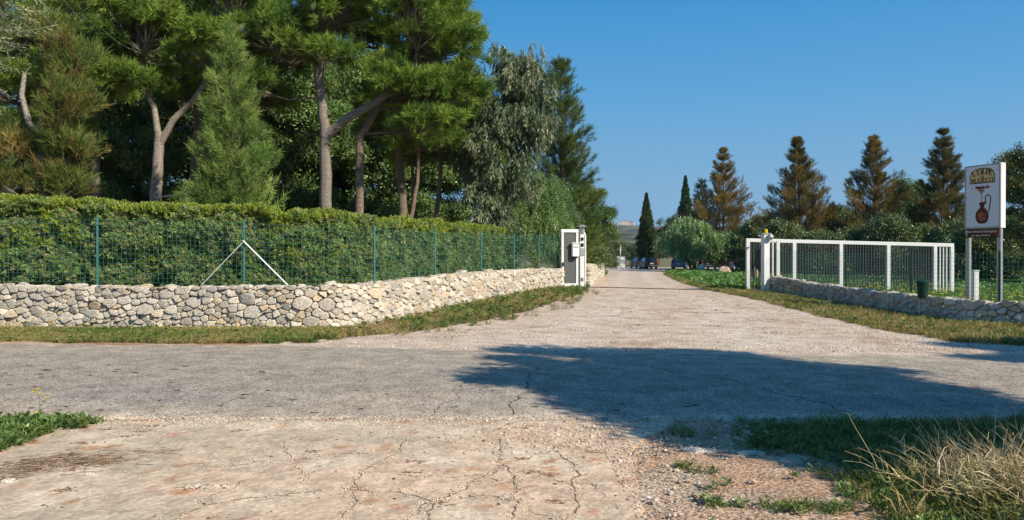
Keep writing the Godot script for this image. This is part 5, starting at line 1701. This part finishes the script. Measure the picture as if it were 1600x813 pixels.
# ------------------------------------------------------------------ cars, cabinet, rocks by the car park
func car(label: String, at: Vector3, turn: float, paint: Color, group := "cars parked at the end of the drive") -> void:
	var o := thing("parked_car", label, "car", at, turn, group)
	# stations along the length (rear at -z ... the boot faces +z), each a half section: sill, waist, shoulder, roof
	var b := MB.new()
	b.col = paint
	# x half widths at heights, for z stations
	var st := [[2.0, 0.5, 0.74, 0.80, 0.78, 0.92], [1.93, 0.34, 0.82, 0.86, 0.84, 0.98], [1.0, 0.24, 0.86, 0.88, 0.86, 1.0], [-0.6, 0.24, 0.86, 0.88, 0.85, 0.98], [-1.2, 0.24, 0.85, 0.86, 0.80, 0.90], [-1.85, 0.32, 0.78, 0.8, 0.72, 0.8], [-2.0, 0.42, 0.66, 0.68, 0.62, 0.7]]
	var sec := func(s: Array) -> Array:
		return [Vector3(-s[2], s[1], s[0]), Vector3(-s[3], 0.62, s[0]), Vector3(-s[4], s[5], s[0]), Vector3(s[4], s[5], s[0]), Vector3(s[3], 0.62, s[0]), Vector3(s[2], s[1], s[0])]
	for k in st.size() - 1:
		var p: Array = sec.call(st[k])
		var q: Array = sec.call(st[k + 1])
		for j in 6:
			var j2 := (j + 1) % 6
			b.quad(p[j], p[j2], q[j2], q[j], (p[j] + q[j2]) * 0.5 - Vector3(0, 0.6, (st[k][0] + st[k + 1][0]) / 2))
	for e in [0, st.size() - 1]:
		var p: Array = sec.call(st[e])
		for j in range(1, 5):
			b.tri(p[0], p[j], p[j + 1], Vector3(0, 0, 1 if e == 0 else -1))
	part("body", b, M.car_paint, o)
	b = MB.new()
	b.col = paint
	b.prism(PackedVector2Array([Vector2(-0.62, -0.35), Vector2(0.62, -0.35), Vector2(0.66, 0.2), Vector2(0.62, 1.45), Vector2(-0.62, 1.45), Vector2(-0.66, 0.2)]), 1.42, 1.48, Transform3D(), 0.92)
	part("roof", b, M.car_paint, o)
	b = MB.new()
	var lo := [Vector3(-0.8, 0.97, 1.88), Vector3(0.8, 0.97, 1.88), Vector3(0.8, 0.95, -1.0), Vector3(-0.8, 0.95, -1.0)]
	var hi := [Vector3(-0.6, 1.43, 1.42), Vector3(0.6, 1.43, 1.42), Vector3(0.6, 1.43, -0.32), Vector3(-0.6, 1.43, -0.32)]
	for k in 4:
		var k2 := (k + 1) % 4
		var win := MB.new()
		win.quad(lo[k], lo[k2], hi[k2], hi[k], (lo[k] + lo[k2]) * Vector3(1, 0, 1))
		part(["rear_window", "side_window", "windscreen", "side_window"][k], win, M.car_glass, o)
		b.col = paint
		b.tube([lo[k], hi[k]], [0.045, 0.04], 6)
	part("roof_pillars", b, M.car_paint, o)
	for s in [[-1, 1.3], [1, 1.3], [-1, -1.25], [1, -1.25]]:
		var wb := Node3D.new()
		wb.name = "wheel"
		wb.position = Vector3(s[0] * 0.76, 0.31, s[1])
		o.add_child(wb, true)
		b = MB.new()
		b.tube([Vector3(-0.1, 0, 0), Vector3(0.1, 0, 0)], [0.31, 0.31], 16)
		part("tyre", b, M.rubber, wb)
		b = MB.new()
		b.tube([Vector3(0.09 * s[0], 0, 0), Vector3(0.125 * s[0], 0, 0)], [0.2, 0.19], 12)
		part("rim", b, M.galvanised, wb)
		var lampc := MB.new()
		if s[1] > 0:
			lampc.box(Vector3(s[0] * 0.66, 0.86, 1.985), Vector3(0.22, 0.24, 0.09), 0.03)
			part("tail_light", lampc, mat("red_lens", lin(0.45, 0.02, 0.015), 0.2) if not M.has("red_lens") else M.red_lens, o)
		else:
			lampc.box(Vector3(s[0] * 0.52, 0.66, -1.97), Vector3(0.28, 0.14, 0.1), 0.03)
			part("headlight", lampc, M.galvanised, o)
	b = MB.new()
	b.box(Vector3(0, 0.45, 2.0), Vector3(1.5, 0.2, 0.12), 0.04)
	part("bumper", b, M.grey_plastic, o)
	b = MB.new()
	b.box(Vector3(0, 0.72, 2.01), Vector3(0.5, 0.11, 0.02))
	part("number_plate", b, M.white_paint, o)

func make_far_things() -> void:
	var g := func(p: float, z: float) -> Vector3: return Vector3(px(p, z), ground(px(p, z), -z), -z)
	car("dark hatchback parked with its tail lights to the drive in front of the cypress", g.call(1012.5, 96), 0.05, Color(0.012, 0.014, 0.018))
	car("grey car half hidden at the dark hatchback's left side", g.call(999, 101), 0.1, Color(0.05, 0.055, 0.06))
	car("bright blue hatchback parked beside the weeping tree", g.call(1062, 93), -0.32, Color(0.03, 0.11, 0.3))
	car("dark car in the shade right of the weeping tree's trunks", g.call(1112, 93), -0.5, Color(0.02, 0.025, 0.035))
	car("blue car in the shade behind the large pale rock", g.call(1148, 90), -0.9, Color(0.02, 0.06, 0.16))
	# white cabinet with a pole
	var o := thing("meter_cabinet", "white metal cabinet with a thin mast at the drive's far bend", "cabinet", g.call(970, 92))
	var b := MB.new()
	b.box(Vector3(0, 0.8, 0), Vector3(1.0, 1.62, 0.5), 0.03)
	part("cabinet", b, M.white_paint, o)
	b = MB.new()
	b.box(Vector3(-0.02, 0.82, 0.253), Vector3(0.86, 1.4, 0.012))
	part("door", b, M.white_paint, o)
	b = MB.new()
	b.tube([Vector3(0.0, 1.55, -0.32), Vector3(0.0, 3.1, -0.32)], [0.05, 0.05], 8)
	part("mast", b, M.white_paint, o)
	b = MB.new()
	b.box(Vector3(0, 2.55, -0.3), Vector3(0.18, 0.5, 0.16), 0.02)
	part("mast_box", b, M.white_paint, o)
	b = MB.new()
	boulder(b, Vector3(0.62, 0.5, 0.45), Color(0.62, 0.47, 0.33), 3)
	var r := part("rock", b, M.limestone, self, g.call(1133, 66) + Vector3(0, 0.22, 0))
	tag(r, "large pale orange rock lying at the green field's edge", "rock")
	b = MB.new()
	boulder(b, Vector3(0.3, 0.62, 0.25), Color(0.62, 0.61, 0.58), 11)
	r = part("rock_001", b, M.limestone, self, g.call(1096, 74) + Vector3(0, 0.35, 0))
	tag(r, "upright white stone at the weeping tree's trunks", "rock")
	b = MB.new()
	boulder(b, Vector3(0.2, 0.5, 0.2), Color(0.45, 0.35, 0.25), 17)
	r = part("rock_002", b, M.limestone, self, g.call(1180, 46) + Vector3(0, 0.35, 0))
	tag(r, "upright brown stone seen through the gate's first bay", "rock")
	b = MB.new()
	boulder(b, Vector3(0.36, 0.2, 0.28), Color(0.08, 0.32, 0.2), 23)
	r = part("green_sack", b, M.plain, self, Vector3(px(927, 41), ground(4.6, -41) + 1.05, -41))
	tag(r, "green sack lying on the drive's stone wall", "sack")
	# farmhouse glimpsed between trunks
	o = thing("farmhouse", "pale farmhouse just visible low between the trunks of the grove", "house", Vector3(px(118, 62), 0.2, -62), 0.2)
	b = MB.new()
	b.col = Color(0.6, 0.42, 0.3)
	b.box(Vector3(0, 2.9, 0), Vector3(11, 5.8, 6))
	part("wall", b, M.plaster, o)
	b = MB.new()
	b.col = Color(0.42, 0.2, 0.12)
	b.prism(PackedVector2Array([Vector2(-5.8, -3.4), Vector2(5.8, -3.4), Vector2(5.8, 3.4), Vector2(-5.8, 3.4)]), 5.81, 7.4, Transform3D(), 0.3)
	part("roof", b, M.plaster, o)
	for k in 3:
		b = MB.new()
		b.col = Color(0.05, 0.06, 0.07)
		b.box(Vector3(-3.4 + k * 3.4, 3.9, 3.01), Vector3(1.0, 1.4, 0.08))
		part("window", b, M.plain, o)

func make_hills() -> void:
	var hy := func(x: float, z: float) -> float:
		var d := -z
		var base := smoothstep(500.0, 2600.0, d) * (100.0 - 0.012 * (x - 400.0)) - smoothstep(2900, 3600, d) * 60.0
		return base + smoothstep(600, 1500, d) * (7.0 * noise.get_noise_2d(x * 0.25, z * 0.25) + 3.0 * noise.get_noise_2d(x * 1.1, z * 1.1)) - 1.0
	structure("hills", sheet(84, 300, func(r: int, k: int):
		var x := -3600.0 + k * 24.0
		var z := -420.0 - r * 38.0
		var t := noise.get_noise_2d(x * 0.7, z * 0.9)
		var c := mixc(Color(0.085, 0.105, 0.05), Color(0.23, 0.19, 0.12), t * 2.0 + 0.2 * smoothstep(1800, 2600, -z))
		c = mixc(c, Color(0.04, 0.065, 0.03), noise.get_noise_2d(x * 1.6 + 900, z * 0.9) * 2.6 + 0.25)
		c = mixc(c, Color(0.36, 0.25, 0.17), (noise.get_noise_2d(x * 3.0 + 90, z * 2.0) - 0.18) * 4.0)
		return [Vector3(x, hy.call(x, z), z), c], M.hill_cover))
	var tones := [Color(0.62, 0.42, 0.33), Color(0.66, 0.56, 0.46), Color(0.55, 0.36, 0.28), Color(0.7, 0.66, 0.6)]
	for k in 24:
		var z := rf(2300, 2640)
		var x := px(rf(950, 988), z)
		if k == 23:
			z = 1500
			x = px(1027, z)
		var o := thing("hillside_house", "small pale house in the cluster on the far hill" if k < 23 else "lone white house low on the far hill beside the weeping tree", "house", Vector3(x, hy.call(x, -z) - 1, -z), rf(-0.5, 0.5), "houses on the far hill")
		var b := MB.new()
		b.col = tones[k % 4]
		var w := rf(10, 26)
		var h := rf(9, 17)
		if k == 23:
			w = 9.0
			h = 7.0
			b.col = tones[3]
		b.box(Vector3(0, h / 2, 0), Vector3(w, h, 10))
		part("wall", b, M.plaster, o)
		b = MB.new()
		b.col = Color(0.4, 0.2, 0.13)
		b.prism(PackedVector2Array([Vector2(-w / 2 - 0.5, -5.5), Vector2(w / 2 + 0.5, -5.5), Vector2(w / 2 + 0.5, 5.5), Vector2(-w / 2 - 0.5, 5.5)]), h + 0.01, h + 2.2, Transform3D(), 0.4)
		part("roof", b, M.plaster, o)

# ------------------------------------------------------------------ low plants
func make_plants() -> void:
	var green := [Color(0.085, 0.13, 0.035), Color(0.12, 0.15, 0.045), Color(0.06, 0.095, 0.028)]
	var dry := [Color(0.27, 0.21, 0.105), Color(0.2, 0.18, 0.08), Color(0.15, 0.15, 0.06)]
	# left verge
	var gr := Scatter.new()
	var wd := Scatter.new()
	var fl := Scatter.new()
	var wall := smooth_line(left_wall)
	for k in 24000:
		var x := rf(-14, 3)
		var z := -rf(13.3, 30)
		if k < 11000:
			x = rf(-11.5, -3.4)
			z = -rf(13.3, 15.75)
		var lo := along(drive_left, z) + 0.25 * nz(x, z, 0.8)
		if x > -4.2 and (x > lo or z > -13.7):
			if not (x < lo + 0.8 and nz(x, z, 2.2) > 0.28):
				continue
		if x <= -4.2 and -z < road_far(x) + 0.42 + 0.25 * nz(x, 1, 0.7):
			continue
		# in front of the wall only
		var wx := -99.0
		if x > -4.6:
			wx = along(left_wall.slice(4), z)
			if z < -16.1 and x < wx + 0.02:
				continue
			if z >= -16.1 and z < -15.6 and x < -3.6:
				continue
		elif z < -15.62:
			continue
		var y := ground(x, z)
		var t := nz(x, z, 0.35) + rf(-0.35, 0.35)
		var lush := smoothstep(-6.0, 0.0, x)
		if rng.randf() < 0.05 + 0.16 * lush:
			wd.add(Vector3(x, y, z), (Vector3.UP + rdir() * 0.3).normalized(), rng.randf() * TAU, rf(0.5, 1.0) + 0.4 * lush, pick(green, 0.2))
		else:
			gr.add(Vector3(x, y, z), (Vector3.UP + rdir() * 0.25).normalized(), rng.randf() * TAU, rf(0.6, 1.05) + 0.5 * lush * rng.randf(), pick(dry if t > -0.12 + 0.22 * lush else green, 0.2))
		if rng.randf() < 0.012 + 0.03 * lush * float(nz(x, z, 0.4) > 0.0):
			fl.add(Vector3(x, y + rf(0.15, 0.34), z), (Vector3.UP + rdir() * 0.4).normalized(), rng.randf() * TAU, rf(0.8, 1.4), Color(1, 1, 1))
	stuff(gr.node("grass", T.grass), "short grass, partly dry, along the foot of the pale wall", "grass")
	stuff(wd.node("weeds", T.weed), "leafy green weeds along the foot of the pale wall", "weeds")
	# right verge: taller, drier
	gr = Scatter.new()
	wd = Scatter.new()
	for k in 24000:
		var z := -rf(12.2, 31)
		var x := rf(7.6, 18)
		var lo := along(drive_right, z) + 0.25 * nz(x, z, 0.8) - 0.1
		if z > -13.4:
			lo = 8.4 + (z + 13.4) * 2.5
		if x < lo:
			continue
		var wx := along(right_wall.slice(0, 4), z) if z < -18.2 else 99.0
		if x > wx - 0.02 or (x > wx - 0.5 and rng.randf() < 0.6):
			continue
		if z > -18.2 and x > 10.5 and -z > lerpf(17.2, 15.3, smoothstep(10.8, 15, x)):
			continue
		var y := ground(x, z)
		var t := nz(x, z, 0.4) + rf(-0.4, 0.4)
		if rng.randf() < 0.1:
			wd.add(Vector3(x, y, z), (Vector3.UP + rdir() * 0.3).normalized(), rng.randf() * TAU, rf(0.5, 1.1), pick(green, 0.2))
		else:
			gr.add(Vector3(x, y, z), (Vector3.UP + rdir() * 0.25).normalized(), rng.randf() * TAU, rf(0.5, 1.15) + 0.4 * rng.randf() * rng.randf(), pick(dry if t > -0.25 else green, 0.2))
		if rng.randf() < 0.01:
			fl.add(Vector3(x, y + rf(0.2, 0.45), z), (Vector3.UP + rdir() * 0.4).normalized(), rng.randf() * TAU, rf(0.9, 1.5), Color(1, 1, 1))
	stuff(gr.node("grass_001", T.grass), "tall half dry grass along the shaded wall and road", "grass")
	stuff(wd.node("weeds_001", T.weed), "leafy weeds among the half dry grass by the shaded wall", "weeds")
	# drive side verges further in, field crop and flowers behind the right wall
	gr = Scatter.new()
	wd = Scatter.new()
	var crop := [Color(0.085, 0.17, 0.04), Color(0.11, 0.2, 0.05), Color(0.065, 0.13, 0.035)]
	for k in 46000:
		var z := -18.0 - 62.0 * pow(rng.randf(), 1.25)
		var x := rf(8.5, 46.0 * (0.35 + 0.65 * (-z / 80.0)))
		var lo := along(drive_right, z) + 0.3 * nz(x, z, 0.8) if z < -30.5 else (along(right_wall.slice(0, 4), z) + 0.5 if z < -18.2 else 12.5)
		if x < lo:
			continue
		var y := ground(x, z)
		if x < lo + 1.2 and z < -30 or z > -30:
			gr.add(Vector3(x, y, z), (Vector3.UP + rdir() * 0.25).normalized(), rng.randf() * TAU, rf(1.0, 2.0), pick(green if nz(x, z, 0.3) < 0.15 else dry, 0.2))
		if x > lo + 0.5:
			wd.add(Vector3(x, y, z), (Vector3.UP + rdir() * 0.35).normalized(), rng.randf() * TAU, rf(1.0, 2.1) * (1.0 + 0.4 * smoothstep(35, 70, -z)), pick(crop, 0.22))
		if z > -31 and rng.randf() < 0.16:
			fl.add(Vector3(x, y + rf(0.25, 0.5), z), (Vector3.UP + rdir() * 0.4).normalized(), rng.randf() * TAU, rf(1.0, 1.8), Color(1, 1, 1))
	for k in 5000:   # left side of the inner drive, and the floor of the grove
		var z := -rf(30.5, 62)
		var x := along(drive_left, z) - rf(0.0, 1.0)
		gr.add(Vector3(x, ground(x, z), z), (Vector3.UP + rdir() * 0.25).normalized(), rng.randf() * TAU, rf(0.9, 1.9), pick(green, 0.2))
	stuff(gr.node("grass_002", T.grass), "rough grass at the edges of the field and inner drive", "grass")
	stuff(wd.node("field_crop", T.weed), "low bright green leafy crop covering the field behind the gate", "crop")
	stuff(fl.node("yellow_wildflowers", T.flower), "tiny yellow wildflowers in the verges and behind the wall", "flowers")
	# --- near corner at the right: shaded weeds, grass and a clump of dead stalks
	gr = Scatter.new()
	wd = Scatter.new()
	for k in 22000:
		var x := rf(1.0, 6.5)
		var z := -rf(3.4, 7.1)
		var thick := smoothstep(1.9, 2.8, x + 0.35 * nz(x, z, 1.2) + 0.7 * smoothstep(4.9, 4.0, -z) + 0.3 * (-z - 6.0))
		thick = maxf(thick, 0.5 * smoothstep(0.25, 0.42, nz(x + 3, z, 1.1)) * float(x > 1.25))
		if -z < 4.75 and x > 0.95:
			thick = maxf(thick, 0.55 * smoothstep(-0.05, 0.2, nz(x + 11, z, 1.0)))
		if z < -6.85 + 0.15 * nz(x, z, 1.5):
			thick *= 0.15
		if rng.randf() > thick:
			continue
		if rng.randf() < 0.4:
			wd.add(Vector3(x, -0.01, z), (Vector3.UP + rdir() * 0.35).normalized(), rng.randf() * TAU, rf(0.22, 0.6), pick([Color(0.08, 0.14, 0.04), Color(0.11, 0.17, 0.05), Color(0.06, 0.105, 0.035)], 0.2))
		else:
			var far := smoothstep(2.2, 3.2, x)
			gr.add(Vector3(x, -0.01, z), (Vector3.UP + rdir() * 0.3).normalized(), rng.randf() * TAU, rf(0.3, 0.7) + 0.55 * far * rng.randf(), pick(green if rng.randf() < 0.7 else dry, 0.2))
	stuff(gr.node("grass_003", T.grass), "green grass in the near corner beside the dead stalks", "grass")
	stuff(wd.node("weeds_002", T.weed), "low leafy weeds spreading over the shaded earth near the road", "weeds")
	var o := thing("dead_grass_clump", "clump of tangled straw coloured dead stalks at the near roadside", "plant", Vector3(3.38, -0.01, -4.75))
	for j in 3:
		var b := MB.new()
		for k in 230:
			var a := rng.randf() * TAU
			var st := Vector3(rng.randfn(0, 0.28), 0, rng.randfn(0, 0.2))
			var len := rf(0.25, 0.62)
			var lean := rf(0.2, 1.1)
			var d := Vector3(cos(a) * lean - 0.15, 1.0, sin(a) * lean).normalized()
			var droop := rf(0.05, 0.6)
			var pts := []
			for s in 6:
				var t := s / 5.0
				pts.append(st + d * len * t + Vector3(d.x, -0.6, d.z) * droop * len * t * t + rdir() * 0.012)
				pts[s].y = maxf(pts[s].y, 0.01)
			b.col = pick([Color(0.62, 0.49, 0.28), Color(0.7, 0.58, 0.37), Color(0.46, 0.33, 0.18), Color(0.5, 0.44, 0.2)], 0.15)
			b.tube(pts, [0.0032, 0.003, 0.0026, 0.002, 0.0016, 0.001], 3, false)
			if rng.randf() < 0.6:
				for q in 3:
					var bs: Vector3 = pts[2 + q]
					blade(b, bs, (d + rdir() * 0.9).normalized(), rf(0.08, 0.22), 0.007, rf(0.2, 0.8), b.col)
		part("stalks", b, M.straw, o)
	var sc := Scatter.new()
	for k in 420:
		sc.add(Vector3(rng.randfn(0.15, 0.5), 0, rng.randfn(0.15, 0.25)), (Vector3.UP + rdir() * 0.4).normalized(), rng.randf() * TAU, rf(0.8, 2.0), pick(green + dry, 0.2))
	var bl := sc.node("blades", T.grass)
	bl.set_meta("kind", "stuff")
	o.add_child(bl)
	# --- near corner at the left: a cushion of weeds with a yellow flower, dead twigs round it
	gr = Scatter.new()
	wd = Scatter.new()
	for k in 7000:
		var x := rf(-7.5, -3.4)
		var z := -rf(4.9, 7.0)
		var q := (x + 3.95 + (6.9 + z) * 0.32) + 0.3 * nz(x, z, 1.4)
		if q > 0.0 or z > -5.35 + 0.15 * nz(x, z, 2):
			continue
		if k % 2:
			wd.add(Vector3(x, 0.01, z), (Vector3.UP + rdir() * 0.4).normalized(), rng.randf() * TAU, rf(0.35, 0.95), pick([Color(0.075, 0.135, 0.04), Color(0.10, 0.165, 0.05), Color(0.05, 0.095, 0.03)], 0.25))
		else:
			gr.add(Vector3(x, 0.01, z), (Vector3.UP + rdir() * 0.4).normalized(), rng.randf() * TAU, rf(0.5, 1.1), pick(green, 0.2))
	stuff(gr.node("grass_004", T.grass), "grass blades in the green cushion at the concrete's far corner", "grass")
	stuff(wd.node("weeds_003", T.weed), "cushion of bright green weeds at the concrete's far corner", "weeds")
	var tw := MB.new()
	for k in 320:
		var at := Vector3(rng.randfn(-3.55, 0.33), 0.022 + absf(rng.randfn(0, 0.012)), rng.randfn(-5.55, 0.16))
		at.z += (at.x + 3.55) * -0.35
		var d := Vector3(1, rf(-0.05, 0.12), rf(-0.7, 0.5)).normalized()
		tw.col = pick([Color(0.30, 0.2, 0.13), Color(0.42, 0.33, 0.23), Color(0.2, 0.13, 0.09)], 0.2)
		tw.tube([at, at + d * rf(0.05, 0.18)], [0.003, 0.0015], 3, false)
	var t := part("dead_twigs", tw, M.straw, self)
	tag(t, "mat of dead twigs and straw beside the green cushion of weeds", "twigs", "", "stuff")
	var f := thing("flower_plant", "thin plant with bright yellow flowers above the green cushion of weeds", "plant", Vector3(-4.42, 0.0, -6.85))
	var b := MB.new()
	b.col = Color(0.12, 0.19, 0.05)
	b.tube([Vector3.ZERO, Vector3(0.02, 0.2, 0), Vector3(0.0, 0.34, 0)], [0.004, 0.003, 0.002], 5)
	b.tube([Vector3(0.02, 0.2, 0), Vector3(0.1, 0.27, 0.02)], [0.003, 0.002], 4)
	part("stem", b, M.straw, f)
	for p in [Vector3(0, 0.35, 0), Vector3(0.03, 0.31, 0.01), Vector3(-0.02, 0.33, 0.02), Vector3(0.1, 0.275, 0.02), Vector3(0.02, 0.14, 0.05)]:
		b = MB.new()
		for k in 5:
			var a := k * TAU / 5
			leaf(b, Vector3.ZERO, Vector3(sin(a), 0.4, cos(a)).normalized(), 0.03, 0.024, Color(0.46, 0.37, 0.015), 0.0, 0.6)
		part("flower", b, M.petal, f, p)

# trees beside the viewer whose shade lies on the road: each bough stands where its shade comes from
func make_shade_trees() -> void:
	var tint := [Color(0.05, 0.08, 0.025), Color(0.07, 0.1, 0.03)]
	var base := Vector3(8.4, 0, -5.0)
	var lobes := []
	# shade on the ground (x, z), height of the bough, its reach, clusters
	for s in [[2.9, -9.7, 5.2, 1.5, 66], [1.7, -9.8, 5.0, 0.9, 36], [2.7, -11.0, 5.6, 1.2, 46], [4.1, -10.0, 5.3, 0.9, 34], [3.7, -8.4, 4.8, 1.2, 60], [1.9, -8.4, 4.6, 1.0, 46], [4.3, -7.5, 4.2, 0.8, 40], [2.9, -7.6, 4.2, 0.8, 30],
			[0.7, -12.1, 5.9, 0.5, 8], [1.6, -11.9, 5.8, 0.5, 10], [0.5, -10.7, 5.3, 0.5, 9], [0.2, -9.4, 5.0, 0.5, 9], [0.8, -8.7, 4.7, 0.5, 9], [1.5, -7.4, 4.1, 0.5, 9], [2.1, -6.95, 3.8, 0.5, 12], [1.7, -6.5, 3.5, 0.35, 4], [4.9, -8.6, 4.6, 0.4, 10], [3.5, -11.6, 5.6, 0.6, 16],
			[2.7, -6.5, 3.4, 0.55, 26], [3.5, -6.4, 3.3, 0.6, 26], [3.0, -5.8, 3.0, 0.5, 20], [4.4, -6.6, 3.5, 0.6, 26], [5.3, -6.7, 3.6, 0.6, 26], [4.2, -5.9, 3.1, 0.5, 20]]:
		var h: float = s[2]
		lobes.append([Vector3(s[0], 0, s[1]) + Vector3(0.637, 0.588, 0.498) * (h / 0.588) - base, Vector3(s[3] * 1.1, 0.55, s[3]), s[4]])
	tree("roadside_tree", "wide evergreen beside the viewer that throws its shade over the road", base, {
		"trunk": [Vector3(0, 0, 0), Vector3(0.1, 1.4, 0), Vector3(0, 2.6, 0), Vector3(0, 4.4, 0)], "radius": 0.22,
		"lobes": lobes, "shoot": "spray", "tints": tint, "cluster": 0.34, "per": 11, "size": [0.7, 1.15], "flat": 0.6})
	base = Vector3(16.4, 0, -8.4)
	lobes = []
	for s in [[9.4, -12.9, 5.8, 0.9, 30], [8.6, -12.7, 5.6, 0.5, 12], [8.9, -11.3, 5.2, 0.7, 20], [7.9, -11.2, 5.0, 0.35, 8], [10.4, -12.2, 5.6, 1.2, 50], [11.8, -12.6, 5.6, 1.2, 50]]:
		var h: float = s[2]
		lobes.append([Vector3(s[0], 0, s[1]) + Vector3(0.637, 0.588, 0.498) * (h / 0.588) - base, Vector3(s[3] * 1.1, 0.45, s[3] * 0.6), s[4]])
	tree("roadside_tree", "second evergreen further along the road, its shade crossing the far edge", base, {
		"trunk": [Vector3(0, 0, 0), Vector3(0.1, 1.6, 0), Vector3(0, 4.2, 0)], "radius": 0.22,
		"lobes": lobes, "shoot": "spray", "tints": tint, "cluster": 0.4, "per": 12, "size": [0.7, 1.2], "flat": 0.6})

func _ready() -> void:
	rng.seed = 20
	noise.seed = 4
	noise.frequency = 0.01
	noise.fractal_octaves = 3
	# camera, sky, sun, exposure
	var cam := Camera3D.new()
	cam.name = "camera"
	cam.fov = rad_to_deg(2.0 * atan(406.5 / F))
	cam.near = 0.1
	cam.far = 9000.0
	cam.position = Vector3(0, EYE, 0)
	cam.rotation.x = -atan(6.5 / F)
	add_child(cam)
	cam.current = true
	var exposure := 1.2
	# clear sky: the same all round, paler towards the horizon and deeper overhead
	var steps := [[0.0, Color(0.28, 0.48, 0.67)], [5.2, Color(0.224, 0.445, 0.67)], [12.3, Color(0.112, 0.376, 0.7)], [19.3, Color(0.05, 0.29, 0.635)], [40.0, Color(0.045, 0.2, 0.47)], [90.0, Color(0.045, 0.16, 0.38)]]
	var air := Image.create(8, 720, false, Image.FORMAT_RGBF)
	for r in 720:
		var up := 90.0 - (r + 0.5) * 0.25
		var c := Color(0.22, 0.18, 0.13)
		for k in 5:
			if up >= steps[k][0] and up <= steps[k + 1][0]:
				c = steps[k][1].lerp(steps[k + 1][1], (up - steps[k][0]) / (steps[k + 1][0] - steps[k][0]))
		for x in 8:
			air.set_pixel(x, r, Color(c.r / exposure, c.g / exposure, c.b / exposure))
	var sky := PanoramaSkyMaterial.new()
	sky.panorama = ImageTexture.create_from_image(air)
	var env := Environment.new()
	env.background_mode = Environment.BG_SKY
	env.sky = Sky.new()
	env.sky.sky_material = sky
	env.tonemap_mode = Environment.TONE_MAPPER_LINEAR
	env.tonemap_exposure = exposure
	env.sdfgi_enabled = true
	env.ssao_enabled = true
	env.ssil_enabled = true
	env.fog_enabled = true
	env.fog_density = 0.0001
	env.fog_light_color = Color(0.72, 0.85, 1.0)
	var we := WorldEnvironment.new()
	we.name = "surroundings"
	we.environment = env
	add_child(we)
	var sun := DirectionalLight3D.new()
	sun.name = "sun"
	sun.light_energy = 1.6
	sun.light_color = Color(1.0, 0.955, 0.87)
	sun.light_angular_distance = 0.53
	sun.shadow_enabled = true
	add_child(sun)
	sun.look_at_from_position(Vector3(0.637, 0.588, 0.498) * 50.0, Vector3.ZERO)
	make_materials()
	make_tufts()
	# the setting
	make_ground()
	make_hills()
	make_walls()
	# the things
	make_trees()
	make_shade_trees()
	make_hedge()
	make_fences()
	make_gates()
	make_sign()
	make_far_things()
	make_plants()
	make_ground_detail()
